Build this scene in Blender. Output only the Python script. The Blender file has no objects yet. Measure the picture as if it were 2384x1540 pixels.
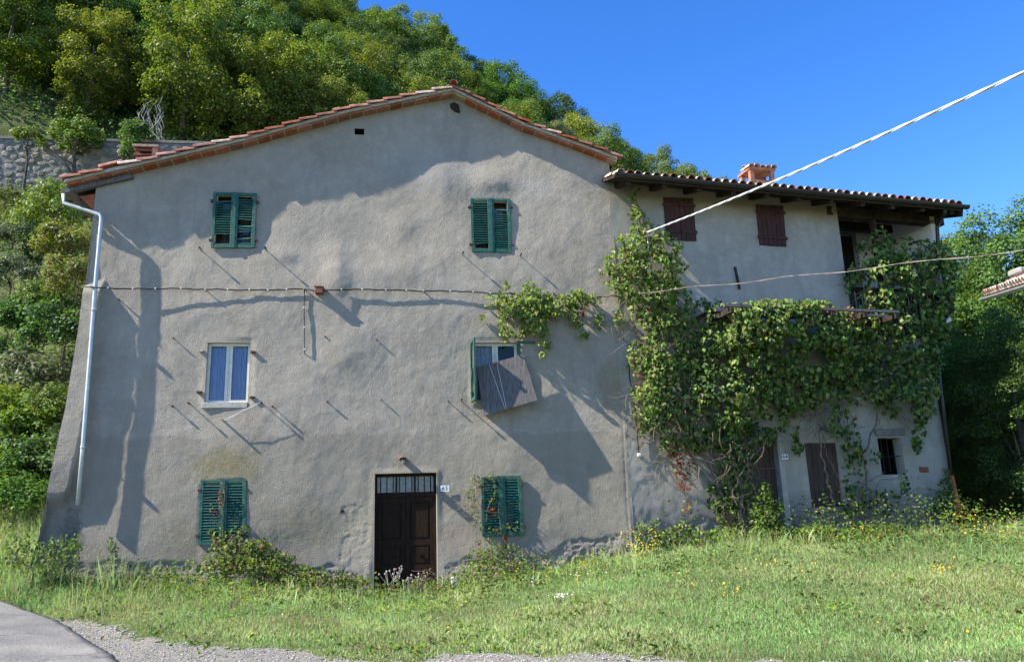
import bpy, bmesh, math, random
import numpy as np
from mathutils import Vector, Matrix

# ------------------------------------------------------------------ camera, sky, sun
scene = bpy.context.scene
rng = np.random.default_rng(7)
random.seed(7)
F = 1800.0                      # focal length in pixels of a 2384 px wide picture
TH, PITCH, ROLL = math.radians(9.5), math.radians(13.4), .033
CAM = np.array([0.0, -15.9, 1.45])
fw = np.array([math.sin(TH)*math.cos(PITCH), math.cos(TH)*math.cos(PITCH), math.sin(PITCH)])
r0 = np.array([math.cos(TH), -math.sin(TH), 0.0]); u0 = np.cross(r0, fw)
cR, sR = math.cos(ROLL), math.sin(ROLL)
cr = cR*r0 - sR*u0; cu = sR*r0 + cR*u0
cam_d = bpy.data.cameras.new('camera'); cam = bpy.data.objects.new('camera', cam_d)
scene.collection.objects.link(cam); scene.camera = cam
cam_d.sensor_width = 36; cam_d.lens = 36*F/2384; cam_d.clip_end = 2000; cam_d.clip_start = .05
cam.matrix_world = Matrix(((cr[0], cu[0], -fw[0], CAM[0]), (cr[1], cu[1], -fw[1], CAM[1]), (cr[2], cu[2], -fw[2], CAM[2]), (0, 0, 0, 1)))

TO_SUN = Vector((-1.0, -.20, .90)).normalized()
world = bpy.data.worlds.new('World'); scene.world = world; world.use_nodes = True
wn = world.node_tree.nodes; wl = world.node_tree.links; wn.clear()
sky = wn.new('ShaderNodeTexSky'); sky.sky_type = 'NISHITA'; sky.sun_disc = False
sky.sun_elevation = math.asin(TO_SUN.z); sky.sun_rotation = math.atan2(TO_SUN.x, TO_SUN.y)
sky.air_density = 1.0; sky.dust_density = .2; sky.ozone_density = 3.0; sky.altitude = 400
bg = wn.new('ShaderNodeBackground'); bg.inputs['Strength'].default_value = .15
wo = wn.new('ShaderNodeOutputWorld'); hsv = wn.new('ShaderNodeHueSaturation'); hsv.inputs['Saturation'].default_value = 1.32; hsv.inputs['Value'].default_value = .92; hsv.inputs['Hue'].default_value = .513; wl.new(sky.outputs[0], hsv.inputs['Color']); wl.new(hsv.outputs[0], bg.inputs[0]); wl.new(bg.outputs[0], wo.inputs[0])
sun_d = bpy.data.lights.new('sun', 'SUN'); sun_d.energy = 5.0; sun_d.angle = math.radians(.53); sun_d.color = (1, .93, .82)
sun = bpy.data.objects.new('sun', sun_d); scene.collection.objects.link(sun)
sun.rotation_euler = TO_SUN.to_track_quat('Z', 'Y').to_euler(); sun.location = (-30, -10, 40)
vs = scene.view_settings; vs.view_transform = 'Standard'; vs.look = 'None'; vs.gamma = 1; vs.use_curve_mapping = False
vs.exposure = 1.25

# ------------------------------------------------------------------ helpers: projection
def ray(x, y): return (x-1192)/F*cr + (770-y)/F*cu + fw
def project(p):
    d = np.asarray(p, float) - CAM; z = d @ fw
    return 1192 + F*(d @ cr)/z, 770 - F*(d @ cu)/z, z
class Frame:
    """a vertical facade: u along it, v = height, w out of it towards the camera"""
    def __init__(s, o, deg):
        a = math.radians(deg); s.o = np.array([o[0], o[1], 0.0]); s.deg = deg
        s.U = np.array([math.cos(a), math.sin(a), 0.0]); s.N = np.array([math.sin(a), -math.cos(a), 0.0])
    def pt(s, u, w, v): return s.o + s.U*u + s.N*w + np.array([0, 0, 1.0])*v
    def hit(s, x, y, w=0.0):
        d = ray(x, y); t = ((s.o + s.N*w - CAM) @ s.N)/(d @ s.N); return CAM + t*d
    def uv(s, x, y, w=0.0):
        p = s.hit(x, y, w) - s.o; return float(p @ s.U), float(p[2])
M0 = Frame((0, 0), 0)
R0 = Frame((5.073, 0), 5)

# ------------------------------------------------------------------ helpers: noise
def _h(ix, iy, seed):
    n = (ix.astype(np.int64)*374761393 + iy.astype(np.int64)*668265263 + seed*1442695041) & 0x7fffffff
    n = ((n ^ (n >> 13))*1274126177) & 0x7fffffff
    return ((n ^ (n >> 16)) & 0xffff)/65535.0*2-1
def vnoise(x, y, seed=0):
    x = np.asarray(x, float); y = np.asarray(y, float)
    ix = np.floor(x); iy = np.floor(y); fx = x-ix; fy = y-iy
    fx = fx*fx*fx*(fx*(fx*6-15)+10); fy = fy*fy*fy*(fy*(fy*6-15)+10)
    a = _h(ix, iy, seed); b = _h(ix+1, iy, seed); c = _h(ix, iy+1, seed); d = _h(ix+1, iy+1, seed)
    return (a*(1-fx)+b*fx)*(1-fy) + (c*(1-fx)+d*fx)*fy
def fbm(x, y, o=4, seed=0):
    s = 0; a = 1; t = 0
    for k in range(o): s = s + a*vnoise(x*2**k+3.7*k, y*2**k+9.1*k, seed+k); t += a; a *= .5
    return s/t
def smooth(t): t = np.clip(t, 0, 1); return t*t*(3-2*t)

# ------------------------------------------------------------------ helpers: objects
WM = {}
def link(name, data, parent=None, M=None):
    o = bpy.data.objects.new(name, data); scene.collection.objects.link(o)
    M = M or Matrix.Identity(4); WM[o.name] = M
    if parent is not None:
        o.parent = parent; o.matrix_basis = WM[parent.name].inverted() @ M
    else: o.matrix_basis = M
    return o
def tag(o, label=None, cat=None, group=None, kind=None):
    if label: o['label'] = label
    if cat: o['category'] = cat
    if group: o['group'] = group
    if kind: o['kind'] = kind
    return o
def empty(name, loc, label=None, cat=None, group=None):
    return tag(link(name, None, None, Matrix.Translation(Vector(loc))), label, cat, group)
def copy_obj(o, parent, M):
    c = o.copy(); scene.collection.objects.link(c); WM[c.name] = M
    if parent is not None: c.parent = parent; c.matrix_basis = WM[parent.name].inverted() @ M
    else: c.parent = None; c.matrix_basis = M
    return c
class MB:
    def __init__(s): s.v = []; s.f = []
    def add(s, vs_, fs):
        n = len(s.v); s.v += [tuple(map(float, p)) for p in vs_]; s.f += [tuple(i+n for i in f) for f in fs]
    def hexa(s, a, b):      # a, b: two quads (4 pts each), same order
        s.add(list(a)+list(b), [(0, 1, 2, 3), (7, 6, 5, 4), (0, 4, 5, 1), (1, 5, 6, 2), (2, 6, 7, 3), (3, 7, 4, 0)])
    def prism(s, fr, q, w0, w1):
        s.hexa([fr.pt(u, w1, v) for u, v in q], [fr.pt(u, w0, v) for u, v in q])
    def rect(s, fr, u0_, u1_, v0, v1, w0, w1): s.prism(fr, [(u0_, v1), (u1_, v1), (u1_, v0), (u0_, v0)], w0, w1)
    def box(s, c, d):
        x, y, z = c; a, b, e = d[0]/2, d[1]/2, d[2]/2
        s.hexa([(x-a, y-b, z-e), (x+a, y-b, z-e), (x+a, y+b, z-e), (x-a, y+b, z-e)], [(x-a, y-b, z+e), (x+a, y-b, z+e), (x+a, y+b, z+e), (x-a, y+b, z+e)])
    def beam(s, p, q, w, h, up=(0, 0, 1)):
        p, q = Vector(p), Vector(q); d = (q-p).normalized(); up = Vector(up)
        sd = d.cross(up).normalized()*w/2; uu = sd.cross(d).normalized()*h/2
        s.hexa([p-sd-uu, p+sd-uu, p+sd+uu, p-sd+uu], [q-sd-uu, q+sd-uu, q+sd+uu, q-sd+uu])
    def tube(s, pts, r, n=6, cap=True):
        pts = [Vector(p) for p in pts]; m = len(pts)
        if not hasattr(r, '__len__'): r = [r]*m
        ref = Vector((.3, .9, .31)); vs_ = []
        for i, p in enumerate(pts):
            d = (pts[min(i+1, m-1)]-pts[max(i-1, 0)]).normalized()
            if abs(d.dot(ref)) > .95: ref = Vector((.9, -.2, .4))
            a = d.cross(ref).normalized(); b = d.cross(a).normalized(); ref = -b.cross(d)*.0 + ref
            for k in range(n):
                t = 2*math.pi*k/n; vs_.append(p + (a*math.cos(t)+b*math.sin(t))*r[i])
        fs = [(i*n+k, i*n+(k+1) % n, (i+1)*n+(k+1) % n, (i+1)*n+k) for i in range(m-1) for k in range(n)]
        if cap: fs += [tuple(range(n))[::-1], tuple((m-1)*n+k for k in range(n))]
        s.add(vs_, fs)
    def build(s, name, mat, parent=None, smooth_=False, label=None, kind=None, M=None, bevel=0):
        a = np.array(s.v); 
        if M is None:
            c = (a.min(0)+a.max(0))/2; M = Matrix.Translation(Vector(c)); a = a-c
        me = bpy.data.meshes.new(name); me.from_pydata([tuple(p) for p in a], [], s.f); me.materials.append(mat)
        if smooth_: me.polygons.foreach_set('use_smooth', [True]*len(me.polygons))
        bm = bmesh.new(); bm.from_mesh(me); bmesh.ops.recalc_face_normals(bm, faces=bm.faces)
        if bevel: bmesh.ops.bevel(bm, geom=list(bm.edges), offset=bevel, segments=1, affect='EDGES', clamp_overlap=True)
        bm.to_mesh(me); bm.free()
        return tag(link(name, me, parent, M), label, kind=kind)
def npmesh(name, V, faces, mat, cols=None, smooth_=False):
    """V (n,3), faces (m,k) ; cols per face"""
    me = bpy.data.meshes.new(name); m, k = faces.shape
    me.vertices.add(len(V)); me.vertices.foreach_set('co', np.asarray(V, np.float32).ravel())
    me.loops.add(m*k); me.loops.foreach_set('vertex_index', faces.astype(np.int32).ravel())
    me.polygons.add(m); me.polygons.foreach_set('loop_start', (np.arange(m)*k).astype(np.int32))
    me.polygons.foreach_set('loop_total', np.full(m, k, np.int32))
    me.materials.append(mat)
    if cols is not None:
        at = me.attributes.new('Col', 'FLOAT_COLOR', 'FACE')
        at.data.foreach_set('color', np.concatenate([cols, np.ones((m, 1))], 1).astype(np.float32).ravel())
    me.update(calc_edges=True)
    me.polygons.foreach_set('use_smooth', np.full(m, smooth_))
    return me

# ------------------------------------------------------------------ materials
def new_mat(name):
    m = bpy.data.materials.new(name); m.use_nodes = True
    return m, m.node_tree.nodes, m.node_tree.links, m.node_tree.nodes['Principled BSDF']
def noise_mat(name, c1, c2, scale=8, rough=.8, bump=0.0, bscale=40, spec=.3, c3=None, stretch=(1, 1, 1), rnd=0.0, metal=0, bdist=.02):
    m, n, l, p = new_mat(name)
    tc = n.new('ShaderNodeTexCoord'); mp = n.new('ShaderNodeMapping'); mp.inputs['Scale'].default_value = stretch
    geo = n.new('ShaderNodeNewGeometry'); l.new(geo.outputs['Position'], mp.inputs[0])
    nz = n.new('ShaderNodeTexNoise'); nz.inputs['Scale'].default_value = scale; nz.inputs['Detail'].default_value = 6; nz.inputs['Roughness'].default_value = .65
    l.new(mp.outputs[0], nz.inputs['Vector'])
    cr_ = n.new('ShaderNodeValToRGB'); l.new(nz.outputs['Fac'], cr_.inputs[0])
    e = cr_.color_ramp.elements; e[0].position = .32; e[0].color = (*c1, 1); e[1].position = .68; e[1].color = (*c2, 1)
    if c3: x = e.new(.5); x.color = (*c3, 1)
    out = cr_.outputs[0]
    if rnd:
        oi = n.new('ShaderNodeObjectInfo'); mr = n.new('ShaderNodeMapRange'); mr.inputs['To Min'].default_value = 1-rnd; mr.inputs['To Max'].default_value = 1+rnd
        l.new(oi.outputs['Random'], mr.inputs['Value']); hs = n.new('ShaderNodeHueSaturation'); l.new(mr.outputs[0], hs.inputs['Value']); l.new(out, hs.inputs['Color'])
        m2 = n.new('ShaderNodeMath'); m2.operation = 'MULTIPLY'; m2.inputs[1].default_value = 7.31; m3 = n.new('ShaderNodeMath'); m3.operation = 'FRACT'
        l.new(oi.outputs['Random'], m2.inputs[0]); l.new(m2.outputs[0], m3.inputs[0])
        m4 = n.new('ShaderNodeMapRange'); m4.inputs['To Min'].default_value = 1-rnd; m4.inputs['To Max'].default_value = 1+rnd*.5; l.new(m3.outputs[0], m4.inputs['Value']); l.new(m4.outputs[0], hs.inputs['Saturation'])
        out = hs.outputs[0]
    l.new(out, p.inputs['Base Color'])
    p.inputs['Roughness'].default_value = rough; p.inputs['Specular IOR Level'].default_value = spec; p.inputs['Metallic'].default_value = metal
    if bump:
        nb = n.new('ShaderNodeTexNoise'); nb.inputs['Scale'].default_value = bscale; nb.inputs['Detail'].default_value = 5; l.new(mp.outputs[0], nb.inputs['Vector'])
        b = n.new('ShaderNodeBump'); b.inputs['Strength'].default_value = bump; b.inputs['Distance'].default_value = bdist
        l.new(nb.outputs['Fac'], b.inputs['Height']); l.new(b.outputs[0], p.inputs['Normal'])
    return m
def leaf_mat(name, trans=.35, rough=.55, spec=.3, rnd=.12):
    m, n, l, p = new_mat(name)
    at = n.new('ShaderNodeAttribute'); at.attribute_name = 'Col'
    oi = n.new('ShaderNodeObjectInfo'); mr = n.new('ShaderNodeMapRange'); mr.inputs['To Min'].default_value = .5-rnd*.18; mr.inputs['To Max'].default_value = .5+rnd*.18
    l.new(oi.outputs['Random'], mr.inputs['Value']); hs = n.new('ShaderNodeHueSaturation'); l.new(mr.outputs[0], hs.inputs['Hue']); l.new(at.outputs['Color'], hs.inputs['Color'])
    p.inputs['Roughness'].default_value = rough; p.inputs['Specular IOR Level'].default_value = spec
    l.new(hs.outputs[0], p.inputs['Base Color'])
    tr = n.new('ShaderNodeBsdfTranslucent'); h2 = n.new('ShaderNodeHueSaturation'); h2.inputs['Hue'].default_value = .485; h2.inputs['Saturation'].default_value = 1.15; h2.inputs['Value'].default_value = 1.3
    l.new(hs.outputs[0], h2.inputs['Color']); l.new(h2.outputs[0], tr.inputs['Color'])
    mx = n.new('ShaderNodeMixShader'); mx.inputs[0].default_value = trans
    l.new(p.outputs[0], mx.inputs[1]); l.new(tr.outputs[0], mx.inputs[2]); l.new(mx.outputs[0], n['Material Output'].inputs[0])
    return m

def stucco_mat(name, c1, c2, bump, main=True):
    m, n, l, p = new_mat(name)
    geo = n.new('ShaderNodeNewGeometry'); pos = geo.outputs['Position']
    def nz(scale, det=5, rough=.6, st=(1, 1, 1)):
        mp = n.new('ShaderNodeMapping'); mp.inputs['Scale'].default_value = st; l.new(pos, mp.inputs[0])
        t = n.new('ShaderNodeTexNoise'); t.inputs['Scale'].default_value = scale; t.inputs['Detail'].default_value = det; t.inputs['Roughness'].default_value = rough
        l.new(mp.outputs[0], t.inputs['Vector']); return t.outputs['Fac']
    def ramp(x, a, b, ca=0.0, cb=1.0):
        r = n.new('ShaderNodeMapRange'); r.inputs['From Min'].default_value = a; r.inputs['From Max'].default_value = b; r.inputs['To Min'].default_value = ca; r.inputs['To Max'].default_value = cb
        r.interpolation_type = 'SMOOTHSTEP'; l.new(x, r.inputs['Value']); return r.outputs[0]
    def mix(f, a, b):
        x = n.new('ShaderNodeMix'); x.data_type = 'RGBA'
        if isinstance(f, float): x.inputs[0].default_value = f
        else: l.new(f, x.inputs[0])
        for i, c in ((6, a), (7, b)):
            if isinstance(c, tuple): x.inputs[i].default_value = (*c, 1)
            else: l.new(c, x.inputs[i])
        return x.outputs[2]
    def math_(op, a, b):
        x = n.new('ShaderNodeMath'); x.operation = op
        for i, c in ((0, a), (1, b)):
            if isinstance(c, (int, float)): x.inputs[i].default_value = c
            else: l.new(c, x.inputs[i])
        return x.outputs[0]
    sp = n.new('ShaderNodeSeparateXYZ'); l.new(pos, sp.inputs[0]); X, Z = sp.outputs[0], sp.outputs[2]
    col = mix(ramp(nz(.9, 6, .7), .35, .65), c1, c2)
    col = mix(ramp(nz(4.0, 8, .7), .45, .75, 0, .55), col, tuple(c*1.28 for c in c2))
    col = mix(ramp(nz(3.2, 6, .75, (1, 1, .16)), .5, .72, 0, .42), col, tuple(c*.66 for c in c1))
    col = mix(ramp(nz(2.2, 6, .7, (1, 1, .35)), .5, .8, 0, .5), col, tuple(c*.68 for c in c1))
    col = mix(ramp(nz(60, 3, .8), .3, .7, 0, .35), col, tuple(c*.6 for c in c1))
    if main:
        # damp brownish zone below first floor line, moss under the sill, bare render patches by the door
        zl = math_('ADD', Z, math_('MULTIPLY', nz(1.7, 4), .5))
        col = mix(ramp(zl, 3.42, 3.34, 0, .36), col, (.19, .175, .135))
        def spot(cx, cz, rx, rz, color, amt):
            nonlocal col
            a = math_('POWER', math_('DIVIDE', math_('SUBTRACT', X, cx), rx), 2.0); b = math_('POWER', math_('DIVIDE', math_('SUBTRACT', Z, cz), rz), 2.0)
            d = math_('ADD', math_('ADD', a, b), math_('MULTIPLY', math_('SUBTRACT', nz(7, 6, .75), .5), 4.0))
            col = mix(ramp(d, 1.5, -.3, 0, amt), col, color)
        spot(-3.05, 2.55, .75, .38, (.19, .165, .075), .75)
        spot(-1.6, 1.3, .9, .6, (.24, .20, .13), .5)
        spot(-.55, 1.15, .38, .8, (.40, .35, .26), .65)
        spot(-3.7, .95, .6, .7, (.17, .14, .09), .5)
        spot(1.45, .95, .4, .35, (.36, .24, .16), .4)
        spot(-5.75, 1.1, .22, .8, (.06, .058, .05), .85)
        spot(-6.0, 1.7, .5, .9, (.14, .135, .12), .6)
        spot(4.75, 4.1, .35, .6, (.21, .17, .08), .55)
        spot(.9, 8.9, 1.2, .5, (.30, .31, .31), .35)
        spot(3.3, 8.6, .5, .3, (.40, .38, .35), .5)
        spot(3.6, .9, 1.1, .3, (.17, .155, .14), .5)
        col = mix(ramp(zl, 1.5, .9, 0, .35), col, (.34, .31, .27))
    else:
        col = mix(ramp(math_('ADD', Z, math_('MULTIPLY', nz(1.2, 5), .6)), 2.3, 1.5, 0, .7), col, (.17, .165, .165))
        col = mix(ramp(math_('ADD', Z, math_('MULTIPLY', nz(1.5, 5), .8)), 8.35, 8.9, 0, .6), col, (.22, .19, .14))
    l.new(col, p.inputs['Base Color']); p.inputs['Roughness'].default_value = .95; p.inputs['Specular IOR Level'].default_value = .15
    h = math_('ADD', nz(58, 3, .6, (1.2, 1, .8)), math_('MULTIPLY', nz(22, 3), .35))
    b = n.new('ShaderNodeBump'); b.inputs['Strength'].default_value = bump; b.inputs['Distance'].default_value = .028
    l.new(h, b.inputs['Height']); l.new(b.outputs[0], p.inputs['Normal'])
    return m

MAT = {}
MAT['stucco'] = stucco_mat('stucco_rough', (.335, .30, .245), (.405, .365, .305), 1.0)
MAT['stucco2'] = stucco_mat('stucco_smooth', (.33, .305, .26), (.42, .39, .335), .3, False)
MAT['reveal'] = noise_mat('reveal_plaster', (.30, .29, .25), (.42, .40, .35), 6, .95, .3, 50)
MAT['white_wall'] = noise_mat('white_limewash', (.74, .74, .72), (.86, .85, .83), 2, .95, .15, 30)
MAT['old_white'] = noise_mat('old_whitewash', (.17, .18, .19), (.33, .35, .36), 7, .95, .2, 30)
MAT['green'] = noise_mat('green_shutter_paint', (.007, .055, .042), (.014, .10, .075), 9, .55, .2, 60, .4, rnd=.18)
MAT['green_frame'] = noise_mat('green_frame_paint', (.010, .070, .05), (.07, .14, .10), 14, .6, .3, 60, .4, c3=(.012, .09, .065))
MAT['brown'] = noise_mat('brown_shutter_wood', (.035, .012, .011), (.075, .028, .024), 7, .75, .4, 30, .3, stretch=(3, 3, .5), rnd=.15)
MAT['brown_old'] = noise_mat('weathered_brown_wood', (.045, .028, .02), (.10, .065, .05), 6, .8, .4, 30, .3, stretch=(4, 4, .4), rnd=.2)
MAT['door'] = noise_mat('dark_door_wood', (.010, .005, .003), (.030, .015, .008), 6, .75, .3, 30, .15, stretch=(4, 4, .5))
MAT['wood_grey'] = noise_mat('weathered_grey_board', (.075, .070, .066), (.17, .16, .155), 9, .85, .4, 30, .2, stretch=(4, 4, .35))
MAT['timber'] = noise_mat('dark_timber', (.02, .014, .010), (.06, .042, .03), 5, .85, .5, 20, .2, rnd=.2)
MAT['tile'] = noise_mat('terracotta_tile', (.15, .055, .035), (.36, .16, .10), 6, .9, .4, 40, .2, c3=(.25, .085, .05), rnd=.3)
MAT['tile_old'] = noise_mat('lichen_tile', (.30, .19, .14), (.56, .52, .46), 9, .95, .5, 40, .2, c3=(.44, .30, .23), rnd=.35)
MAT['brick'] = noise_mat('verge_brick', (.22, .075, .04), (.36, .13, .07), 10, .9, .4, 40, .2, rnd=.22)
MAT['old_brick'] = noise_mat('weathered_chimney_brick', (.26, .12, .075), (.44, .26, .18), 8, .9, .5, 30, .2, c3=(.34, .17, .11), rnd=.2)
MAT['mortar'] = noise_mat('pale_mortar', (.34, .32, .27), (.48, .45, .39), 9, .95, .5, 40, .1)
MAT['mortar_y'] = noise_mat('ochre_mortar', (.30, .24, .14), (.42, .35, .22), 9, .95, .5, 40, .1)
MAT['zinc'] = noise_mat('zinc_pipe', (.40, .44, .44), (.56, .59, .58), 5, .38, .1, 20, .5, metal=.3)
MAT['gutter'] = noise_mat('brown_gutter', (.022, .018, .015), (.045, .036, .03), 6, .5, .1, 20, .4)
MAT['darkpipe'] = noise_mat('dark_drainpipe', (.014, .016, .018), (.03, .03, .03), 6, .4, .1, 20, .5)
MAT['redpipe'] = noise_mat('orange_drainpipe', (.42, .09, .035), (.52, .13, .05), 6, .5, .1, 20, .4)
MAT['rust'] = noise_mat('rusty_iron', (.045, .020, .013), (.12, .05, .03), 25, .85, .3, 60, .3)
MAT['iron'] = noise_mat('black_iron', (.012, .012, .012), (.03, .028, .026), 25, .7, .3, 60, .3)
MAT['cable'] = noise_mat('black_cable', (.012, .012, .013), (.03, .03, .03), 25, .6)
MAT['cable_white'] = noise_mat('pale_cable', (.55, .56, .58), (.70, .71, .72), 25, .55)
MAT['copper_wire'] = noise_mat('brown_wire', (.16, .10, .07), (.42, .36, .32), 3, .55)
MAT['window_paint'] = noise_mat('cream_window_paint', (.55, .53, .44), (.68, .66, .57), 9, .6)
MAT['curtain'] = noise_mat('blue_curtain', (.28, .38, .64), (.40, .50, .74), 6, .9, stretch=(3, 3, .6))
MAT['lace'] = noise_mat('lace_curtain', (.20, .23, .28), (.42, .45, .5), 20, .9)
MAT['dark'] = noise_mat('painted_darkness', (.012, .012, .012), (.02, .019, .018), 3, .95)  # near-black colour stands in for shade in unlit rooms and holes
MAT['plate'] = noise_mat('enamel_plate', (.74, .75, .76), (.82, .82, .82), 9, .4)
MAT['ink'] = noise_mat('black_enamel', (.02, .02, .022), (.03, .03, .03), 9, .5)
MAT['terracotta'] = noise_mat('terracotta_block', (.14, .055, .035), (.24, .10, .065), 14, .9, .3, 50)
MAT['stone'] = noise_mat('field_stone', (.15, .145, .13), (.27, .26, .235), 5, .95, .6, 18, .1, rnd=.3, bdist=.04)
MAT['stone_mortar'] = noise_mat('wall_mortar', (.15, .14, .13), (.24, .23, .21), 3, .95, .6, 18, .1)
MAT['bark'] = noise_mat('tree_bark', (.05, .042, .033), (.14, .12, .10), 6, .95, .6, 12, .1)
MAT['twig'] = noise_mat('vine_bark', (.10, .075, .055), (.24, .19, .15), 12, .9, .4, 30, .1)
MAT['deadwood'] = noise_mat('dead_branch', (.32, .29, .26), (.50, .47, .43), 9, .9)
MAT['leaf'] = leaf_mat('tree_leaves', .38)
MAT['vine_leaf'] = leaf_mat('vine_leaves', .38, .55, .25, 0)
MAT['grass'] = leaf_mat('grass_blades', .45, .5, .4, 0)
MAT['petal'] = leaf_mat('flower_petals', .2, .6, .3, 0)
def glass_mat():
    m, n, l, p = new_mat('window_glass'); g = n.new('ShaderNodeBsdfGlossy'); g.inputs['Roughness'].default_value = .04
    t = n.new('ShaderNodeBsdfTransparent'); t.inputs[0].default_value = (.85, .88, .88, 1); f = n.new('ShaderNodeFresnel'); f.inputs[0].default_value = 1.5
    x = n.new('ShaderNodeMixShader'); l.new(f.outputs[0], x.inputs[0]); l.new(t.outputs[0], x.inputs[1]); l.new(g.outputs[0], x.inputs[2]); l.new(x.outputs[0], n['Material Output'].inputs[0]); return m
MAT['glass'] = glass_mat()
MAT['lamp_glass'] = noise_mat('milk_glass', (.6, .6, .57), (.7, .7, .67), 5, .3)

# ------------------------------------------------------------------ ground
PX = [-60, -14, -10.2, -9.2, -7.5, -6.5, -5.4, -3.5, -1.6, -.25, .9, 2.5, 4.9, 7, 9, 13, 18, 60]
PZ = [1.6, 1.3, 1.0, .9, .8, .68, .5, .33, .24, 0, .02, .27, .56, .74, .66, .76, .85, 1.2]
def ground_z(x, y):
    x = np.asarray(x, float); y = np.asarray(y, float)
    prof = np.interp(x, PX, PZ)
    fore = np.interp(x, [-12, -9, -6.6, -5.25, -4, -2.9, -1], [.5, .42, .28, .10, 0, -.02, -.13]) + .02*fbm(x*.5, y*.5, 3, 5)
    far_left = smooth((-x-8.5)/1.0)
    y0 = np.interp(x, [-14, -11, -8.5, -6.6, -5.25, -3.98, -2.9, -1], [4.6, 2.6, .9, -.35, -1.8, -3.8, -5.8, -7.3])
    y1 = np.maximum(-.4, y0+np.interp(x, [-6.6, -5], [.5, 1.4])); t = smooth((y-y0)/(y1-y0))
    z = fore*(1-t)+prof*t
    z = z + t*.07*fbm(x*.9, y*.9, 3, 11) * smooth((x+9)/2)
    # steep bank behind the road on the left
    start = np.where(x < -6.6, 1.5+np.clip((-x-7.0)*.8, 0, 5), 11.0)
    bank = np.clip((y-start)/(17.0-start), 0, 1)*14.0
    bank = bank*(1-smooth((x+3)/18)*.6) * (1+.05*fbm(x*.4, y*.4, 3, 2))
    z = z + np.where(y > start, bank, 0)*(1-smooth((x-4)/9.0))
    # hillside above the retaining wall, falling to the right, with a crest
    plane = -2.1 - .403*np.clip(x, -45, 80) + .852*y
    crest = 60 - .68*(x+2.5)
    over = np.maximum(y-crest, 0); plane = plane - over*1.5
    plane = plane + 1.0*fbm(x*.12, y*.12, 3, 21)
    hill = np.where(x < -5, np.maximum(plane, 17.2), plane)
    k = smooth((y-17.15)/.5)
    z = z*(1-k) + np.maximum(z*0+1.2, hill)*k
    return z
def gz(x, y): return float(ground_z(x, y))
def G(px, py, zoff=0.0):
    d = ray(px, py); t = 4.0; 
    while t < 120:
        p = CAM+t*d
        if p[2] < gz(p[0], p[1])+zoff: break
        t += .05
    return p
def lattice(xs, ys, zf, name, mat, keep=None):
    X, Y = np.meshgrid(xs, ys); Z = zf(X, Y); V = np.stack([X, Y, Z], -1).reshape(-1, 3)
    nx, ny = len(xs), len(ys); i, j = np.meshgrid(np.arange(nx-1), np.arange(ny-1)); b = (j*nx+i).ravel()
    Fc = np.stack([b, b+1, b+nx+1, b+nx], 1)
    if keep is not None:
        c = V[Fc].mean(1); Fc = Fc[keep(c[:, 0], c[:, 1])]
    me = npmesh(name, V, Fc, mat, smooth_=True); return link(name, me)
def grade(segs):
    out = []
    for a, b, s in segs: out.append(np.arange(a, b, s))
    return np.concatenate(out+[[segs[-1][1]]])
def ground_mat():
    m, n, l, p = new_mat('meadow_soil'); geo = n.new('ShaderNodeNewGeometry')
    def nz(s, d=6):
        t = n.new('ShaderNodeTexNoise'); t.inputs['Scale'].default_value = s; t.inputs['Detail'].default_value = d; l.new(geo.outputs['Position'], t.inputs['Vector']); return t.outputs['Fac']
    r = n.new('ShaderNodeValToRGB'); l.new(nz(2.5), r.inputs[0]); e = r.color_ramp.elements
    e[0].position = .3; e[0].color = (.05, .06, .022, 1); e[1].position = .7; e[1].color = (.13, .125, .06, 1); x = e.new(.5); x.color = (.08, .10, .035, 1)
    l.new(r.outputs[0], p.inputs['Base Color']); p.inputs['Roughness'].default_value = 1; p.inputs['Specular IOR Level'].default_value = .1
    b = n.new('ShaderNodeBump'); b.inputs['Strength'].default_value = .8; b.inputs['Distance'].default_value = .06; l.new(nz(14), b.inputs['Height']); l.new(b.outputs[0], p.inputs['Normal']); return m
MAT['soil'] = ground_mat()
xs = grade([(-400, -60, 20), (-60, -16, 1.5), (-16, 16, .25), (16, 60, 1.2), (60, 400, 20)])
ys = grade([(-200, -20, 15), (-20, -9, 1), (-9, 1, .2), (1, 20, .35), (20, 110, 1.2), (110, 500, 20)])
tag(lattice(xs, ys, ground_z, 'ground', MAT['soil']), kind='structure')

# road and gravel: world outlines
ROADE = [(-19, 8), (-14, 4.5), (-11, 2.5), (-8.5, .8), (-6.6, -.5), (-5.25, -2), (-4.55, -3), (-3.98, -4), (-3.45, -5), (-2.95, -6), (-2.7, -7), (-2.5, -8.5), (-2.4, -12), (-2.3, -40)]
RY = np.array([q[1] for q in ROADE][::-1]); RX = np.array([q[0] for q in ROADE][::-1])
def road_edge(y): return np.interp(y, RY, RX)
def gravel_mask(x, y):
    # distance past the lawn edge in the foreground, >0 is gravel
    e = road_edge(y)
    line = -5.65 - .33*np.clip(x+1, -9, 99) + .0*x
    a = line - y + .8*fbm(x*.7, y*.9, 4, 31) + .35*fbm(x*3, y*3, 3, 33)
    a = a - smooth((x-.8)/2.5)*(.55-.9*np.clip(fbm(x*.8, y*1.4, 3, 37), -.3, 1)) + .22*fbm(x*13, y*13, 2, 39)
    b = .75+.35*fbm(x*1.5, y*1.5, 3, 35)+.25*fbm(x*9, y*9, 2, 36) - (x-e)*1.25 - np.clip(y+2.6, 0, 9)*.9
    return np.maximum(a, b)
mR, n_, l_, p_ = new_mat('asphalt')
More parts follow.
